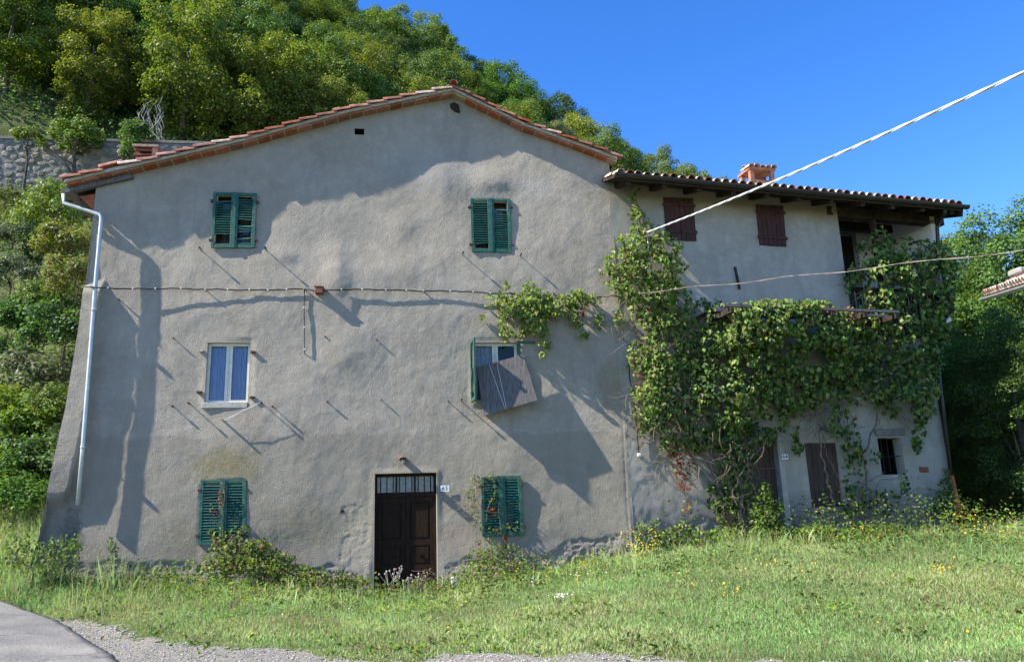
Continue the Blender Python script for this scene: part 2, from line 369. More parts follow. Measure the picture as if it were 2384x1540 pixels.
def road_mat():
    geo = n_.new('ShaderNodeNewGeometry')
    def nz(s, d=6):
        t = n_.new('ShaderNodeTexNoise'); t.inputs['Scale'].default_value = s; t.inputs['Detail'].default_value = d; l_.new(geo.outputs['Position'], t.inputs['Vector']); return t.outputs['Fac']
    r = n_.new('ShaderNodeValToRGB'); l_.new(nz(55, 5), r.inputs[0]); e = r.color_ramp.elements; e[0].position = .35; e[0].color = (.10, .10, .098, 1); e[1].position = .66; e[1].color = (.32, .31, .29, 1)
    r2 = n_.new('ShaderNodeValToRGB'); l_.new(nz(1.3), r2.inputs[0]); f = r2.color_ramp.elements; f[0].position = .35; f[0].color = (.66, .66, .66, 1); f[1].position = .7; f[1].color = (1.1, 1.08, 1.02, 1)
    mx = n_.new('ShaderNodeMix'); mx.data_type = 'RGBA'; mx.blend_type = 'MULTIPLY'; mx.inputs[0].default_value = 1; l_.new(r.outputs[0], mx.inputs[6]); l_.new(r2.outputs[0], mx.inputs[7])
    vo = n_.new('ShaderNodeTexVoronoi'); vo.feature = 'DISTANCE_TO_EDGE'; vo.inputs['Scale'].default_value = .55; wv = n_.new('ShaderNodeTexNoise'); wv.inputs['Scale'].default_value = 2.2; wv.inputs['Detail'].default_value = 5; l_.new(geo.outputs['Position'], wv.inputs['Vector'])
    va = n_.new('ShaderNodeVectorMath'); va.operation = 'MULTIPLY_ADD'; va.inputs[1].default_value = (.9, .9, .9); l_.new(wv.outputs['Color'], va.inputs[0]); l_.new(geo.outputs['Position'], va.inputs[2]); l_.new(va.outputs[0], vo.inputs['Vector'])
    mrc = n_.new('ShaderNodeMapRange'); mrc.inputs['From Max'].default_value = .012; mrc.inputs['To Min'].default_value = .35; l_.new(vo.outputs['Distance'], mrc.inputs['Value'])
    m2 = n_.new('ShaderNodeMix'); m2.data_type = 'RGBA'; m2.blend_type = 'MULTIPLY'; m2.inputs[0].default_value = 1; l_.new(mx.outputs[2], m2.inputs[6]); l_.new(mrc.outputs[0], m2.inputs[7]); mx = m2
    l_.new(mx.outputs[2], p_.inputs['Base Color']); p_.inputs['Roughness'].default_value = .9
    b = n_.new('ShaderNodeBump'); b.inputs['Strength'].default_value = .6; b.inputs['Distance'].default_value = .006; l_.new(nz(120, 3), b.inputs['Height']); l_.new(b.outputs[0], p_.inputs['Normal'])
road_mat(); MAT['asphalt'] = mR
# road: strips whose right edge follows the outline with small crumbles
yy = np.arange(-40, 9, .12); V = []; 
ss = [0, .12, .4, 1, 2, 3.5, 5.5]
for y in yy:
    e = float(road_edge(y)) + .07*float(fbm(y*1.3, 0.5, 3, 44))+.03*float(fbm(y*9, 0.5, 2, 45))
    for s in ss: x = e-s; V.append((x, y, gz(x, y)+.03))
V = np.array(V); k = len(ss); Fc = np.array([(i*k+j+1, i*k+j, (i+1)*k+j, (i+1)*k+j+1) for i in range(len(yy)-1) for j in range(k-1)])
edge_rows = np.array([i*k for i in range(len(yy))])
V2 = V[edge_rows].copy(); V2[:, 2] -= .06; nb = len(V); V = np.vstack([V, V2])
Fc = np.vstack([Fc, [(i*k, nb+i, nb+i+1, (i+1)*k) for i in range(len(yy)-1)]])
tag(link('road', npmesh('road', V, Fc, MAT['asphalt'], smooth_=True)), kind='structure')
MAT['gravel'] = noise_mat('gravel_sheet', (.11, .10, .085), (.34, .32, .285), 30, .95, .9, 40, .1, c3=(.20, .185, .16))
lattice(np.arange(-10, 14, .045), np.arange(-10, 1, .045), lambda x, y: ground_z(x, y)+.012, 'gravel', MAT['gravel'],
        lambda x, y: (gravel_mask(x, y) > 0) & (x > road_edge(y)-.3))['kind'] = 'structure'

# ------------------------------------------------------------------ main house: wall with relief
ROOF_PX = [(171, 438), (219, 426), (371, 391), (570, 344), (700, 308), (815, 277), (1054, 227), (1218, 308), (1420, 381)]
RP = [M0.uv(*q) for q in ROOF_PX]
def roof_z(u): return np.interp(u, [q[0] for q in RP], [q[1] for q in RP])
BAT_V = [-1, .8, 1.34, 2.27, 3.72, 5.33, 9]; BAT_U = [-6.75, -6.42, -6.24, -6.16, -6.0, -5.91, -5.9]
def batter(v): return np.interp(v, BAT_V, BAT_U)
UR = 5.073
def avg(fr, pts):
    q = [fr.uv(*p) for p in pts]; us = [a for a, b in q]; v = [b for a, b in q]
    return ((us[0]+us[3])/2, (us[1]+us[2])/2, (v[2]+v[3])/2, (v[0]+v[1])/2)   # u0,u1,v0,v1
SH_TL = [(497, 447), (598, 450), (593, 577), (491, 577)]
SH_TR = [(1094, 462), (1188, 463), (1191, 588), (1098, 586)]
SH_BL = [(467.5, 1117), (574, 1116), (572, 1268), (460, 1268)]
SH_BR = [(1120, 1109), (1212, 1106), (1220, 1246), (1122, 1249)]
W_ML = [(482, 797), (583, 797), (577, 936), (477, 936)]
W_MR = [(1103, 797), (1206, 797), (1207, 935), (1104, 935)]
DOOR = [(871, 1103), (1016, 1098), (1019, 1385), (872, 1398)]
VENT = [(825, 300), (848, 299), (848, 313), (826, 314)]
o_tl, o_tr, o_bl, o_br = [(a+.09, b-.09, c+.09, d-.09) for a, b, c, d in (avg(M0, s) for s in (SH_TL, SH_TR, SH_BL, SH_BR))]
o_ml, o_mr, o_door, o_vent = avg(M0, W_ML), avg(M0, W_MR), avg(M0, DOOR), avg(M0, VENT)
o_door = (o_door[0], o_door[1], -.25, o_door[3])
MAIN_OPEN = [o_tl, o_tr, o_bl, o_br, o_ml, o_mr, o_door, o_vent]
def main_disp(u, v):
    d = .055*fbm(u*.5, v*.5, 2, 101) + .010*fbm(u*1.9, v*1.9, 3, 102) + .0035*fbm(u*6, v*5, 2, 103) + .0018*fbm(u*27, v*20, 2, 104)
    # proud corner pier on the left
    e = -5.52 + .03*fbm(v*1.3, v*0+.5, 2, 7)
    e = e - .10*smooth((2.3-v)/.5)
    d = d + .14*smooth((e-u)/.07)*smooth((v-1.72)/.45)*smooth((6.35-v)/.4)
    # bulges and hollows seen in raking light
    for cu_, cv_, ru, rv, a in [(-1.05, 6.5, .30, .7, .055), (.1, 6.6, .9, .35, .03), (2.3, 8.75, .5, .25, .05), (-.85, 4.75, .45, .5, .03), (3.4, 7.8, .8, .9, .03), (1.25, 8.6, .36, .6, .045), (-2.1, 6.9, .3, .2, .03), (.3, 7.6, .3, .25, .035)]:
        d = d + a*np.exp(-((u-cu_)/ru)**2-((v-cv_)/rv)**2)
    # worn plaster and exposed rubble at the foot
    g = np.interp(u, PX, PZ)
    low = smooth((g+.42+.25*fbm(u*1.3, v*.4, 3, 55)-v)/.12)
    rub = np.abs(fbm(u*6.5, v*9, 3, 61))
    d = d - low*(.008 + .045*rub)
    pat = smooth((.75-np.hypot((u+.55)/.45, (v-1.1)/.9)+.5*fbm(u*5, v*5, 3, 71))/.12)
    d = d - pat*.006*(1+fbm(u*14, v*14, 2, 72))
    crack = np.exp(-((u-4.98-.03*fbm(v*2, v*0, 3, 81))/.018)**2)*smooth((6.0-v)/1.0)
    d = d - .008*crack
    return d
def wall_grid(fr, u0_, u1_, v0, v1, step, opens, disp, name, mat, parent, top=None, bat=False, keep=None):
    def lines(a, b, ed):
        g = list(np.arange(a, b+step*.5, step)); g = [x for x in g if all(abs(x-e) > step*.45 for e in ed)]
        return np.array(sorted(g+[e for e in ed if a <= e <= b]))
    us = lines(u0_, u1_, sorted({o[i] for o in opens for i in (0, 1)})); v_ = lines(v0, v1, sorted({o[i] for o in opens for i in (2, 3)}))
    U_, V_ = np.meshgrid(us, v_); nx, ny = len(us), len(v_)
    fade = np.ones_like(U_)
    for a, b, c, d in opens:
        dist = np.hypot(np.maximum(np.maximum(a-U_, U_-b), 0), np.maximum(np.maximum(c-V_, V_-d), 0)); fade = np.minimum(fade, smooth(dist/.14))
    D = disp(U_, V_)*fade
    if bat:
        L = batter(V_); U2 = U_ + (L-u0_)*(1-(U_-u0_)/1.3)
        U_ = np.where(U_ < u0_+1.3, U2, U_)
    drop = None
    if top is not None:
        tz = top(U_)+.05; above = V_ > tz; V_ = np.minimum(V_, tz)
        drop = above
    P_ = fr.o[None, None]+U_[..., None]*fr.U+D[..., None]*fr.N+V_[..., None]*np.array([0, 0, 1.0])
    i, j = np.meshgrid(np.arange(nx-1), np.arange(ny-1)); i = i.ravel(); j = j.ravel()
    cu_ = (us[i]+us[i+1])/2; cv_ = (v_[j]+v_[j+1])/2; ok = np.ones(len(i), bool)
    for a, b, c, d in opens: ok &= ~((cu_ > a) & (cu_ < b) & (cv_ > c) & (cv_ < d))
    b_ = j*nx+i; Fc = np.stack([b_, b_+1, b_+nx+1, b_+nx], 1)
    if drop is not None: ok &= ~drop.ravel()[Fc].all(1)
    if keep is not None: ok &= keep(cu_, cv_)
    Vv = P_.reshape(-1, 3); c0 = np.array(fr.pt((u0_+u1_)/2, 0, v0))
    me = npmesh(name, Vv-c0, Fc[ok], mat, smooth_=True)
    return link(name, me, parent, Matrix.Translation(Vector(c0)))
house = empty('farmhouse', (0, 0, 0), 'large grey stuccoed gable house with green shutters and number 65 by its door', 'house')
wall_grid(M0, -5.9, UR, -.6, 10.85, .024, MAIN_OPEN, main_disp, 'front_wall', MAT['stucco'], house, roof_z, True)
DEPTH = 9.5
m = MB()   # side and rear walls (front butts against the relief wall)
m.add([(-6.75, .05, -1), (-6.24, .05, 1.34), (-6.0, .05, 3.72), (-5.9, .05, 5.3), (-5.9, .05, 8.35), (-6.75, DEPTH, -1), (-6.24, DEPTH, 1.34), (-6.0, DEPTH, 3.72), (-5.9, DEPTH, 5.3), (-5.9, DEPTH, 8.35)],
      [(i, i+1, i+6, i+5) for i in range(4)])
m.add([(-6.75, -.12, -1), (-6.24, -.12, 1.34), (-6.0, -.12, 3.72), (-5.9, -.10, 5.3), (-5.9, .03, 8.35), (-6.75, .05, -1), (-6.24, .05, 1.34), (-6.0, .05, 3.72), (-5.9, .05, 5.3), (-5.9, .05, 8.35)],
      [(i, i+1, i+6, i+5) for i in range(4)])
m.add([(UR, 0, -1), (UR, 0, 9.25), (UR, DEPTH, 9.25), (UR, DEPTH, -1)], [(0, 1, 2, 3)])
m.add([(-6.75, DEPTH, -1), (UR, DEPTH, -1), (UR, DEPTH, 9.25), (RP[6][0], DEPTH, 10.7), (-5.9, DEPTH, 8.35)], [(0, 1, 2, 3, 4)])
m.build('side_wall', MAT['stucco2'], house)

# reveals, and near-black boxes painted as unlit rooms behind the openings
def reveal(fr, o, depth, parent, mat=None, w=.0, back=True, rd=.55, name='reveal'):
    a, b, c, d = o; m = MB(); t = .05
    P = lambda u, w_, v: fr.pt(u, w_, v)
    m.add([P(a, w, c), P(b, w, c), P(b, w, d), P(a, w, d), P(a, w-depth, c), P(b, w-depth, c), P(b, w-depth, d), P(a, w-depth, d)], [(0, 1, 5, 4), (1, 2, 6, 5), (2, 3, 7, 6), (3, 0, 4, 7)])
    m.build(name, mat or MAT['reveal'], parent)
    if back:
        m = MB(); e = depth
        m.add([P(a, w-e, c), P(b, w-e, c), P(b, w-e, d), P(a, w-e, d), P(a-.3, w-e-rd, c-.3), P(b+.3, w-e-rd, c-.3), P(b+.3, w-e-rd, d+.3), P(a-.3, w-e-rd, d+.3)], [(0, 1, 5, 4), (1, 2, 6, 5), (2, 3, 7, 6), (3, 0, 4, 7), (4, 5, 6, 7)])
        m.build('painted_darkness', MAT['dark'], parent)
for o in (o_tl, o_tr, o_bl, o_br): reveal(M0, o, .26, house, MAT['brown_old'])  # dark brown colour here stands in for the shade behind closed shutters
reveal(M0, o_ml, .16, house); reveal(M0, o_mr, .16, house); reveal(M0, o_door, .20, house, MAT['reveal']); reveal(M0, o_vent, .15, house, MAT['dark'])  # vent sides coloured near-black as its inner shade

def window(fr, o, w, parent, curtain=None, name='window', mat='window_paint'):
    a, b, c, d = o; t = .055; mid = (a+b)/2
    m = MB(); m.rect(fr, a+.002, a+t, c+.002, d-.002, w-.05, w); m.rect(fr, b-t, b-.002, c+.002, d-.002, w-.05, w)
    m.rect(fr, a+t, b-t, d-t, d-.002, w-.05, w); m.rect(fr, a+t, b-t, c+.002, c+t, w-.05, w)
    m.rect(fr, mid-.062, mid-.003, c+t, d-t, w-.05, w-.004); m.rect(fr, mid+.003, mid+.062, c+t, d-t, w-.05, w-.004)
    wi = m.build(name, MAT[mat], parent)
    for x0, x1 in ((a+t, mid-.062), (mid+.062, b-t)):
        g = MB(); g.add([fr.pt(x0, w-.025, c+t), fr.pt(x1, w-.025, c+t), fr.pt(x1, w-.025, d-t), fr.pt(x0, w-.025, d-t)], [(0, 1, 2, 3)]); g.build('pane', MAT['glass'], wi)
        if curtain and not (name == 'half' and x0 > mid):
            cm = MB(); n = 40; vs_ = []
            for i in range(n+1):
                u = x0-.03+(x1-x0+.06)*i/n; ww = w-.10+.018*math.sin(i*1.15+x0*5)+.01*math.sin(i*.47)
                vs_ += [fr.pt(u, ww, c), fr.pt(u, ww, d)]
            cm.add(vs_, [(2*i, 2*i+2, 2*i+3, 2*i+1) for i in range(n)]); cm.build('curtain', MAT[curtain], wi, True)
    return wi
window(M0, o_ml, -.09, house, 'curtain'); window(M0, o_mr, -.09, house, 'lace', name='half').name = 'window'
for o in (o_tl, o_tr, o_bl, o_br): window(M0, o, -.20, house, 'lace', mat='brown_old')  # frames coloured dark to keep the shuttered recesses in painted shade
m = MB(); a, b, c, d = o_ml; m.rect(M0, a-.04, b+.0, c-.115, c, -.02, .03); m.build('window_sill', MAT['mortar'], house, bevel=.008)

# ------------------------------------------------------------------ shutters
def bil(q, s, t):       # q: tl,tr,br,bl in uv; s across, t down
    a = np.array(q[0])*(1-s)+np.array(q[1])*s; b = np.array(q[3])*(1-s)+np.array(q[2])*s; return a*(1-t)+b*t
def leaf_shutter(fr, q, parent, missing=(), w0=.015, w1=.055, loose=(), rail=.075, stile=.055, n=None, label=None, slat_jit=.0):
    q = [np.array(p) for p in q]; W = np.linalg.norm(q[1]-q[0]); H = np.linalg.norm(q[3]-q[0]); a = stile/W; b = rail/H
    def pr(m, s0, s1, t0, t1, x0, x1): m.prism(fr, [bil(q, s0, t0), bil(q, s1, t0), bil(q, s1, t1), bil(q, s0, t1)], x0, x1)
    m = MB(); pr(m, 0, a, 0, 1, w0, w1); pr(m, 1-a, 1, 0, 1, w0, w1); pr(m, a, 1-a, 0, b*.8, w0, w1-.003); pr(m, a, 1-a, 1-b, 1, w0, w1-.003)
    sh = m.build('shutter', MAT['green_frame'], parent, label=label, bevel=.004)
    n = n or int((H-2*rail)/.052); mesh = None
    ang = math.atan2(*(q[1]-q[0])[::-1])
    L = W*(1-2*a)
    sm = MB(); th = math.radians(50)
    prof = [(-.026, -.004), (.026, -.004), (.026, .004), (-.026, .004)]
    ra = [(x*math.cos(th)-y*math.sin(th), x*math.sin(th)+y*math.cos(th)) for x, y in prof]  # (w, v): outer edge lower
    sm.hexa([(-L/2, w, -v) for w, v in ra], [(L/2, w, -v) for w, v in ra]); 
    base = None
    for k in range(n):
        if k in missing: continue
        t = b + (1-2*b)*(k+.5)/n; c = bil(q, .5, t); P = fr.pt(c[0], (w0+w1)/2, c[1])
        jit = (random.random()-.5)*slat_jit + (random.choice((-.09, .07)) if k in loose else 0)
        M = Matrix.Translation(Vector(P)) @ Matrix.Rotation(math.radians(fr.deg), 4, 'Z') @ Matrix.Rotation(-ang+jit, 4, 'Y') @ Matrix.Scale(-1, 4, (0, 1, 0))
        if base is None:
            me = bpy.data.meshes.new('slat'); me.from_pydata([tuple(p) for p in sm.v], [], sm.f); me.materials.append(MAT['green'])
            base = link('slat', me, sh, M)
        else: copy_obj(base, sh, M)
    return sh
def pair(px, missL=(), missR=(), looseL=(), looseR=(), split=.5, w=0.0):
    q = [M0.uv(*p, w=.03+w) for p in px]; g = .006; tl, tr, br, bl = [np.array(p) for p in q]
    mt = tl*(1-split)+tr*split; mb_ = bl*(1-split)+br*split; d = np.array([g, 0])
    leaf_shutter(M0, [tl, mt-d, mb_-d, bl], house, missL, .012+w, .05+w, looseL, slat_jit=.012, stile=.06)
    leaf_shutter(M0, [mt+d, tr, br, mb_+d], house, missR, .012+w, .05+w, looseR, slat_jit=.012, stile=.07)
    # cover strip and hinges
    m = MB(); m.prism(M0, [mt-d*5, mt+d*5, mb_+d*5, mb_-d*5], .052+w, .062+w); m.build('meeting_strip', MAT['green_frame'], house)
    for t in (.16, .86):
        for s, sg in ((0, -1), (1, 1)):
            c = bil([tl, tr, br, bl], s, t); h = MB(); h.rect(M0, c[0]+(-.045 if sg < 0 else -.02), c[0]+(.02 if sg < 0 else .045), c[1]-.02, c[1]+.02, -.01, .056+w); h.build('hinge', MAT['rust'], house)
pair(SH_TL, (0, 1, 16, 17, 18, 19, 20), (0, 10, 11, 15, 16, 18), (2,), (9, 14, 17))
pair(SH_TR, (18, 19), (0, 1, 2, 4), (17,), (3, 5, 9, 11))
pair(SH_BL, (), (), (4, 9), (6,)); pair(SH_BR, (), (), (7,), (3,))
# first floor right window: one leaf swung out edge-on, the other lost its slats
a, b, c, d = o_mr
SW = Frame(M0.pt(a-.035, 0, 0)[:2], -90+9)      # frame whose u axis runs out of the wall
class SF(Frame): pass
sw = SF(M0.pt(a-.03, .02, 0)[:2], -85)
leaf_shutter(sw, [(.0, d+.0), (.42, d+.02), (.42, c+.0), (.0, c-.02)], house, label='green shutter leaf swung open at right angles to the wall')
m = MB(); m.prism(M0, [M0.uv(*p) for p in ((1203, 794), (1245, 796), (1245, 800), (1203, 800))], .03, .065); m.build('broken_shutter_rail', MAT['green_frame'], house); m = MB(); m.prism(M0, [M0.uv(*p) for p in ((1202, 800), (1210, 800), (1211, 885), (1204, 885))], .03, .062); 
m.build('broken_shutter_stile', MAT['green_frame'], house, label='remains of a broken green shutter frame beside the window')

# pegs that hold the shutters, odd nails
def peg(x, y, L=.16, r=.014, head=.028):
    u, v = M0.uv(x, y, L*.9); m = MB(); m.tube([M0.pt(u, -.06, v), M0.pt(u, L, v+.0)], r, 6); m.tube([M0.pt(u, L-.02, v), M0.pt(u, L+.02, v)], head, 7); m.build('iron_peg', MAT['rust'], house)
for x, y, L in [(465, 577, .17), (618, 577, .2), (1078, 588, .17), (1213, 592, .17), (402, 945, .07), (439, 938, .15), (609, 937, .17), (635, 946, .13), (763, 935, .07), (888, 930, .05), (1044, 933, .05), (1075, 930, .15), (277, 697, .05), (404, 787, .06), (877, 791, .06), (757, 783, .05), (986, 678, .05), (1097, 797, .08)]:
    peg(x, y, L, .011, .022 if L > .06 else .016)
for x, y in [(469, 817), (465, 913), (590, 820), (588, 925), (1100, 915)]:
    u, v = M0.uv(x, y); m = MB(); m.rect(M0, u-.045, u+.045, v-.02, v+.02, -.02, .07); m.build('hinge', MAT['rust' if x > 480 or y > 850 else 'mortar'], house)
u, v = M0.uv(797, 1189); m = MB(); m.tube([M0.pt(u, -.03, v), M0.pt(u, .006, v)], .035, 10); m.build('dark_hole_disc', MAT['dark'], house)  # solid dark disc painted as the shade inside a small hole
# round hole high in the gable: a proud dark block stands for its shade
m = MB(); pts = [M0.uv(*p) for p in ((1047, 243), (1057, 239), (1068, 246), (1071, 262), (1060, 260), (1050, 252))]
m.add([M0.pt(a_, .03, b_) for a_, b_ in pts]+[M0.pt(a_, -.05, b_) for a_, b_ in pts], [tuple(range(6)), tuple(range(11, 5, -1))]+[(i, (i+1) % 6, 6+(i+1) % 6, 6+i) for i in range(6)]); m.build('dark_hole_block', MAT['timber'], house)

# ------------------------------------------------------------------ front door 65
a, b, c, d = o_door; z0 = -.06; w = -.17
lf, rt = a, M0.uv(1008, 1200, w)[0]; rt = b
m = MB(); m.rect(M0, lf, lf+.05, z0, d, w-.03, w+.03); m.rect(M0, rt-.05, rt, z0, d, w-.03, w+.03); m.rect(M0, lf+.05, rt-.05, d-.06, d, w-.03, w+.03)
tb = d-.37; m.rect(M0, lf+.05, rt-.05, tb-.09, tb, w-.03, w+.035); m.build('door_frame', MAT['door'], house)
tr_ = MB(); n = 9
for i in range(n): u = lf+.05+(rt-lf-.1)*(i+.5)/n; tr_.tube([M0.pt(u, w+.02, tb), M0.pt(u, w+.02, d-.06)], .011, 6)
for u in (lf+.05+(rt-lf-.1)*.335, lf+.05+(rt-lf-.1)*.665): tr_.rect(M0, u-.02, u+.02, tb, d-.06, w-.03, w)
tr = tr_.build('transom_bars', MAT['iron'], house)
g = MB(); g.add([M0.pt(lf+.05, w-.01, tb), M0.pt(rt-.05, w-.01, tb), M0.pt(rt-.05, w-.01, d-.06), M0.pt(lf+.05, w-.01, d-.06)], [(0, 1, 2, 3)]); g.build('transom_pane', MAT['glass'], house)
cm = MB(); cm.add([M0.pt(lf+.05, w-.05, tb), M0.pt(rt-.05, w-.05, tb), M0.pt(rt-.05, w-.05, d-.06), M0.pt(lf+.05, w-.05, d-.06)], [(0, 1, 2, 3)]); cm.build('transom_curtain', MAT['lace'], house)
mid = (lf+rt)/2
for x0, x1 in ((lf+.053, mid-.004), (mid+.004, rt-.053)):
    m = MB(); top = tb-.093; m.rect(M0, x0, x1, z0, top, w-.04, w-.012)
    f = .075
    m.rect(M0, x0, x0+f, z0, top, w-.0119, w+.012); m.rect(M0, x1-f, x1, z0, top, w-.0119, w+.012)
    for v0, v1 in ((top-.1, top-.001), (top-.95, top-.83), (top-1.43, top-1.32), (z0+.001, z0+.16)): m.rect(M0, x0+f, x1-f, v0, v1, w-.0119, w+.011)
    dl = m.build('door_leaf', MAT['door'], house)
    for v0, v1 in ((top-.80, top-.13), (top-1.29, top-.98), (z0+.19, top-1.46)):
        m = MB(); m.rect(M0, x0+f+.035, x1-f-.035, v0, v1, w-.0118, w+.006); m.build('panel', MAT['door'], dl, bevel=.012)
    m = MB(); uu = (x0+x1)/2; m.box(M0.pt(uu, w+.02, top-1.13), (.055, .03, .055)); m.build('knob', MAT['door'], dl)
m = MB(); m.rect(M0, lf-.05, rt+.05, -.3, z0, -.24, .04); m.build('doorstep', MAT['stone'], house)

# ------------------------------------------------------------------ roof of main house
roof = empty('roof', M0.pt(RP[6][0], 0, RP[6][1])); roof.parent = house; roof.matrix_basis = WM[house.name].inverted() @ WM[roof.name]
OV = .30
LE = -6.42; RE = 5.20   # eave ends
def rz(u):
    if u < RP[0][0]: return RP[0][1]+(u-RP[0][0])*.27
    if u > RP[-1][0]: return RP[-1][1]-(u-RP[-1][0])*.43
    return float(roof_z(u))
us_l = [LE]+[q[0] for q in RP if q[0] > LE+.05]+[RE]
def strip(name, z0, z1, y0, y1, mat, parent, ua=None, kind=None):
    u_ = ua or us_l; m = MB(); n = len(u_); vs_ = []
    for u in u_:
        z = rz(u); vs_ += [(u, y0, z+z0), (u, y0, z+z1), (u, y1, z+z1), (u, y1, z+z0)]
    fs = [(4*i+k, 4*i+(k+1) % 4, 4*(i+1)+(k+1) % 4, 4*(i+1)+k) for i in range(n-1) for k in range(4)]+[(0, 1, 2, 3), (4*n-4, 4*n-3, 4*n-2, 4*n-1)]
    m.add(vs_, fs); return m.build(name, mat, parent, kind=kind)
strip('verge_band', .052, .115, -.235, .12, MAT['mortar'], roof)
strip('brick_bedding', .008, .05, -.165, .1, MAT['mortar_y'], roof)
strip('deck', .055, .118, .121, DEPTH+.3, MAT['timber'], roof)
# bricks under the verge
bm_ = MB(); bm_.box((0, 0, 0), (.255, .2, .05)); base = None
u = LE+.16
UM = RP[6][0]
while u < RE-.1:
    s = (rz(u+.1)-rz(u-.1))/.2; an = math.atan(s); z = rz(u)+.025
    if abs(u-UM) > .14:
        M = Matrix.Translation((u, -.095+random.uniform(-.006, .006), z)) @ Matrix.Rotation(-an, 4, 'Y') @ Matrix.Rotation(random.uniform(-.015, .015), 4, 'Z')
        if base is None: base = bm_.build('brick', MAT['brick'], roof, M=M)
        else: copy_obj(base, roof, M)
    u += .295*math.cos(an)
# barrel tiles
def tile_mesh(name, L=.46, r1=.092, r2=.075, mat=None, seg=7, th=.014, arc=math.pi):
    m = MB(); vs_ = []
    for x, r in ((0, r1), (L, r2)):
        for rr in (r, r-th):
            for k in range(seg+1): t = math.pi/2-arc/2+arc*k/seg; vs_.append((x, rr*math.cos(t), rr*math.sin(t)))
    n = seg+1; fs = []
    for k in range(seg):
        fs += [(k, k+1, 2*n+k+1, 2*n+k), (n+k+1, n+k, 3*n+k, 3*n+k+1), (k+1, k, n+k, n+k+1), (2*n+k, 2*n+k+1, 3*n+k+1, 3*n+k)]
    fs += [(0, 2*n, 3*n, n), (seg, n+seg, 3*n+seg, 2*n+seg)]
    m.add(vs_, fs); me = bpy.data.meshes.new(name); me.from_pydata([tuple(map(float, p)) for p in m.v], [], m.f); me.materials.append(mat)
    bm = bmesh.new(); bm.from_mesh(me); bmesh.ops.recalc_face_normals(bm, faces=bm.faces); bm.to_mesh(me); bm.free(); return me
TM = tile_mesh('roof_tile', mat=MAT['tile']); TMo = tile_mesh('roof_tile', mat=MAT['tile_old'])
def lay_tile(me, parent, P, d, up, name='roof_tile'):
    d = Vector(d).normalized(); up = Vector(up); y = up.cross(d).normalized(); z = d.cross(y)
    M = Matrix(((d.x, y.x, z.x, P[0]), (d.y, y.y, z.y, P[1]), (d.z, y.z, z.z, P[2]), (0, 0, 0, 1)))
    return link(name, me, parent, M)
k = 0
u = LE-.08
while u < UM-.2:      # left verge, wide end down the slope
    s = (rz(u+.3)-rz(u))/.3; L = .375*math.cos(math.atan(s))
    j = .05 if k == 2 else random.uniform(0, .022)
    if k != 1 or True:
        lay_tile(TM if random.random() < .75 else TMo, roof, (u, -.215+random.uniform(-.012, .012), rz(u)+.118+j), (1, random.uniform(-.02, .02), s-.10 + (.15 if k == 2 else 0)), (0, 0, 1))
    u += L; k += 1
u = RE+.1
while u > UM+.15:
    s = (rz(u-.3)-rz(u))/.3; L = .375*math.cos(math.atan(s))
    lay_tile(TM if random.random() < .9 else TMo, roof, (u, -.215+random.uniform(-.012, .012), rz(u)+.118+random.uniform(0, .015)), (-1, random.uniform(-.02, .02), s-.10), (0, 0, 1)); u -= L
y = -.33
while y < DEPTH: lay_tile(TM, roof, (UM, y, rz(UM)+.165), (0, 1, .02), (0, 0, 1), 'ridge_tile'); y += .38
# field tiles behind the verge: rows too many to be seen from the ground
def field(name, fr_pts, nrows, ncols, mat, parent):
    pass
V = []; Fq = []
def add_row(P0, P1, nrm, r, seg=5):
    P0, P1, nrm = Vector(P0), Vector(P1), Vector(nrm).normalized(); sd = (P1-P0).normalized().cross(nrm).normalized(); n0 = len(V)
    for p in (P0, P1):
        for k in range(seg+1): t = math.pi*k/seg; V.append(tuple(p+sd*math.cos(t)*r+nrm*math.sin(t)*r*.8))
    for k in range(seg): Fq.append((n0+k, n0+k+1, n0+seg+2+k, n0+seg+1+k))
for i in range(int((DEPTH-.1)/.2)):
    y = .08+i*.2; add_row((LE-.02, y, rz(LE)+.12), (UM, y, rz(UM)+.12), (-.25, 0, 1), .09); add_row((RE+.05, y, rz(RE)+.12), (UM, y, rz(UM)+.12), (.4, 0, 1), .09)
c0 = np.array([0, 5, 9.5]); me = npmesh('roof_tiles', np.array(V)-c0, np.array(Fq), MAT['tile']); tag(link('roof_tiles', me, roof, Matrix.Translation(Vector(c0))), kind='stuff')
# eave beam at the left corner
m = MB(); m.beam((-6.5, -.04, rz(-6.5)-.07), (-5.2, -.02, rz(-5.2)-.07), .12, .10); m.build('wall_plate', MAT['wood_grey'], roof)
for y in (.35, 1.2, 2.1, 3.0): 
    m = MB(); m.beam((-6.55, y, rz(-6.55)-.03), (-5.85, y, rz(-5.85)-.05), .12, .14); m.build('rafter', MAT['timber'], roof)
m = MB(); m.hexa([(-6.22, .05, 8.08), (-5.89, .05, 8.16), (-5.89, .05, 7.80), (-5.95, .05, 7.80)], [(-6.22, .2, 8.08), (-5.89, .2, 8.16), (-5.89, .2, 7.80), (-5.95, .2, 7.80)]); m.build('corner_brickwork', MAT['brick'], roof)

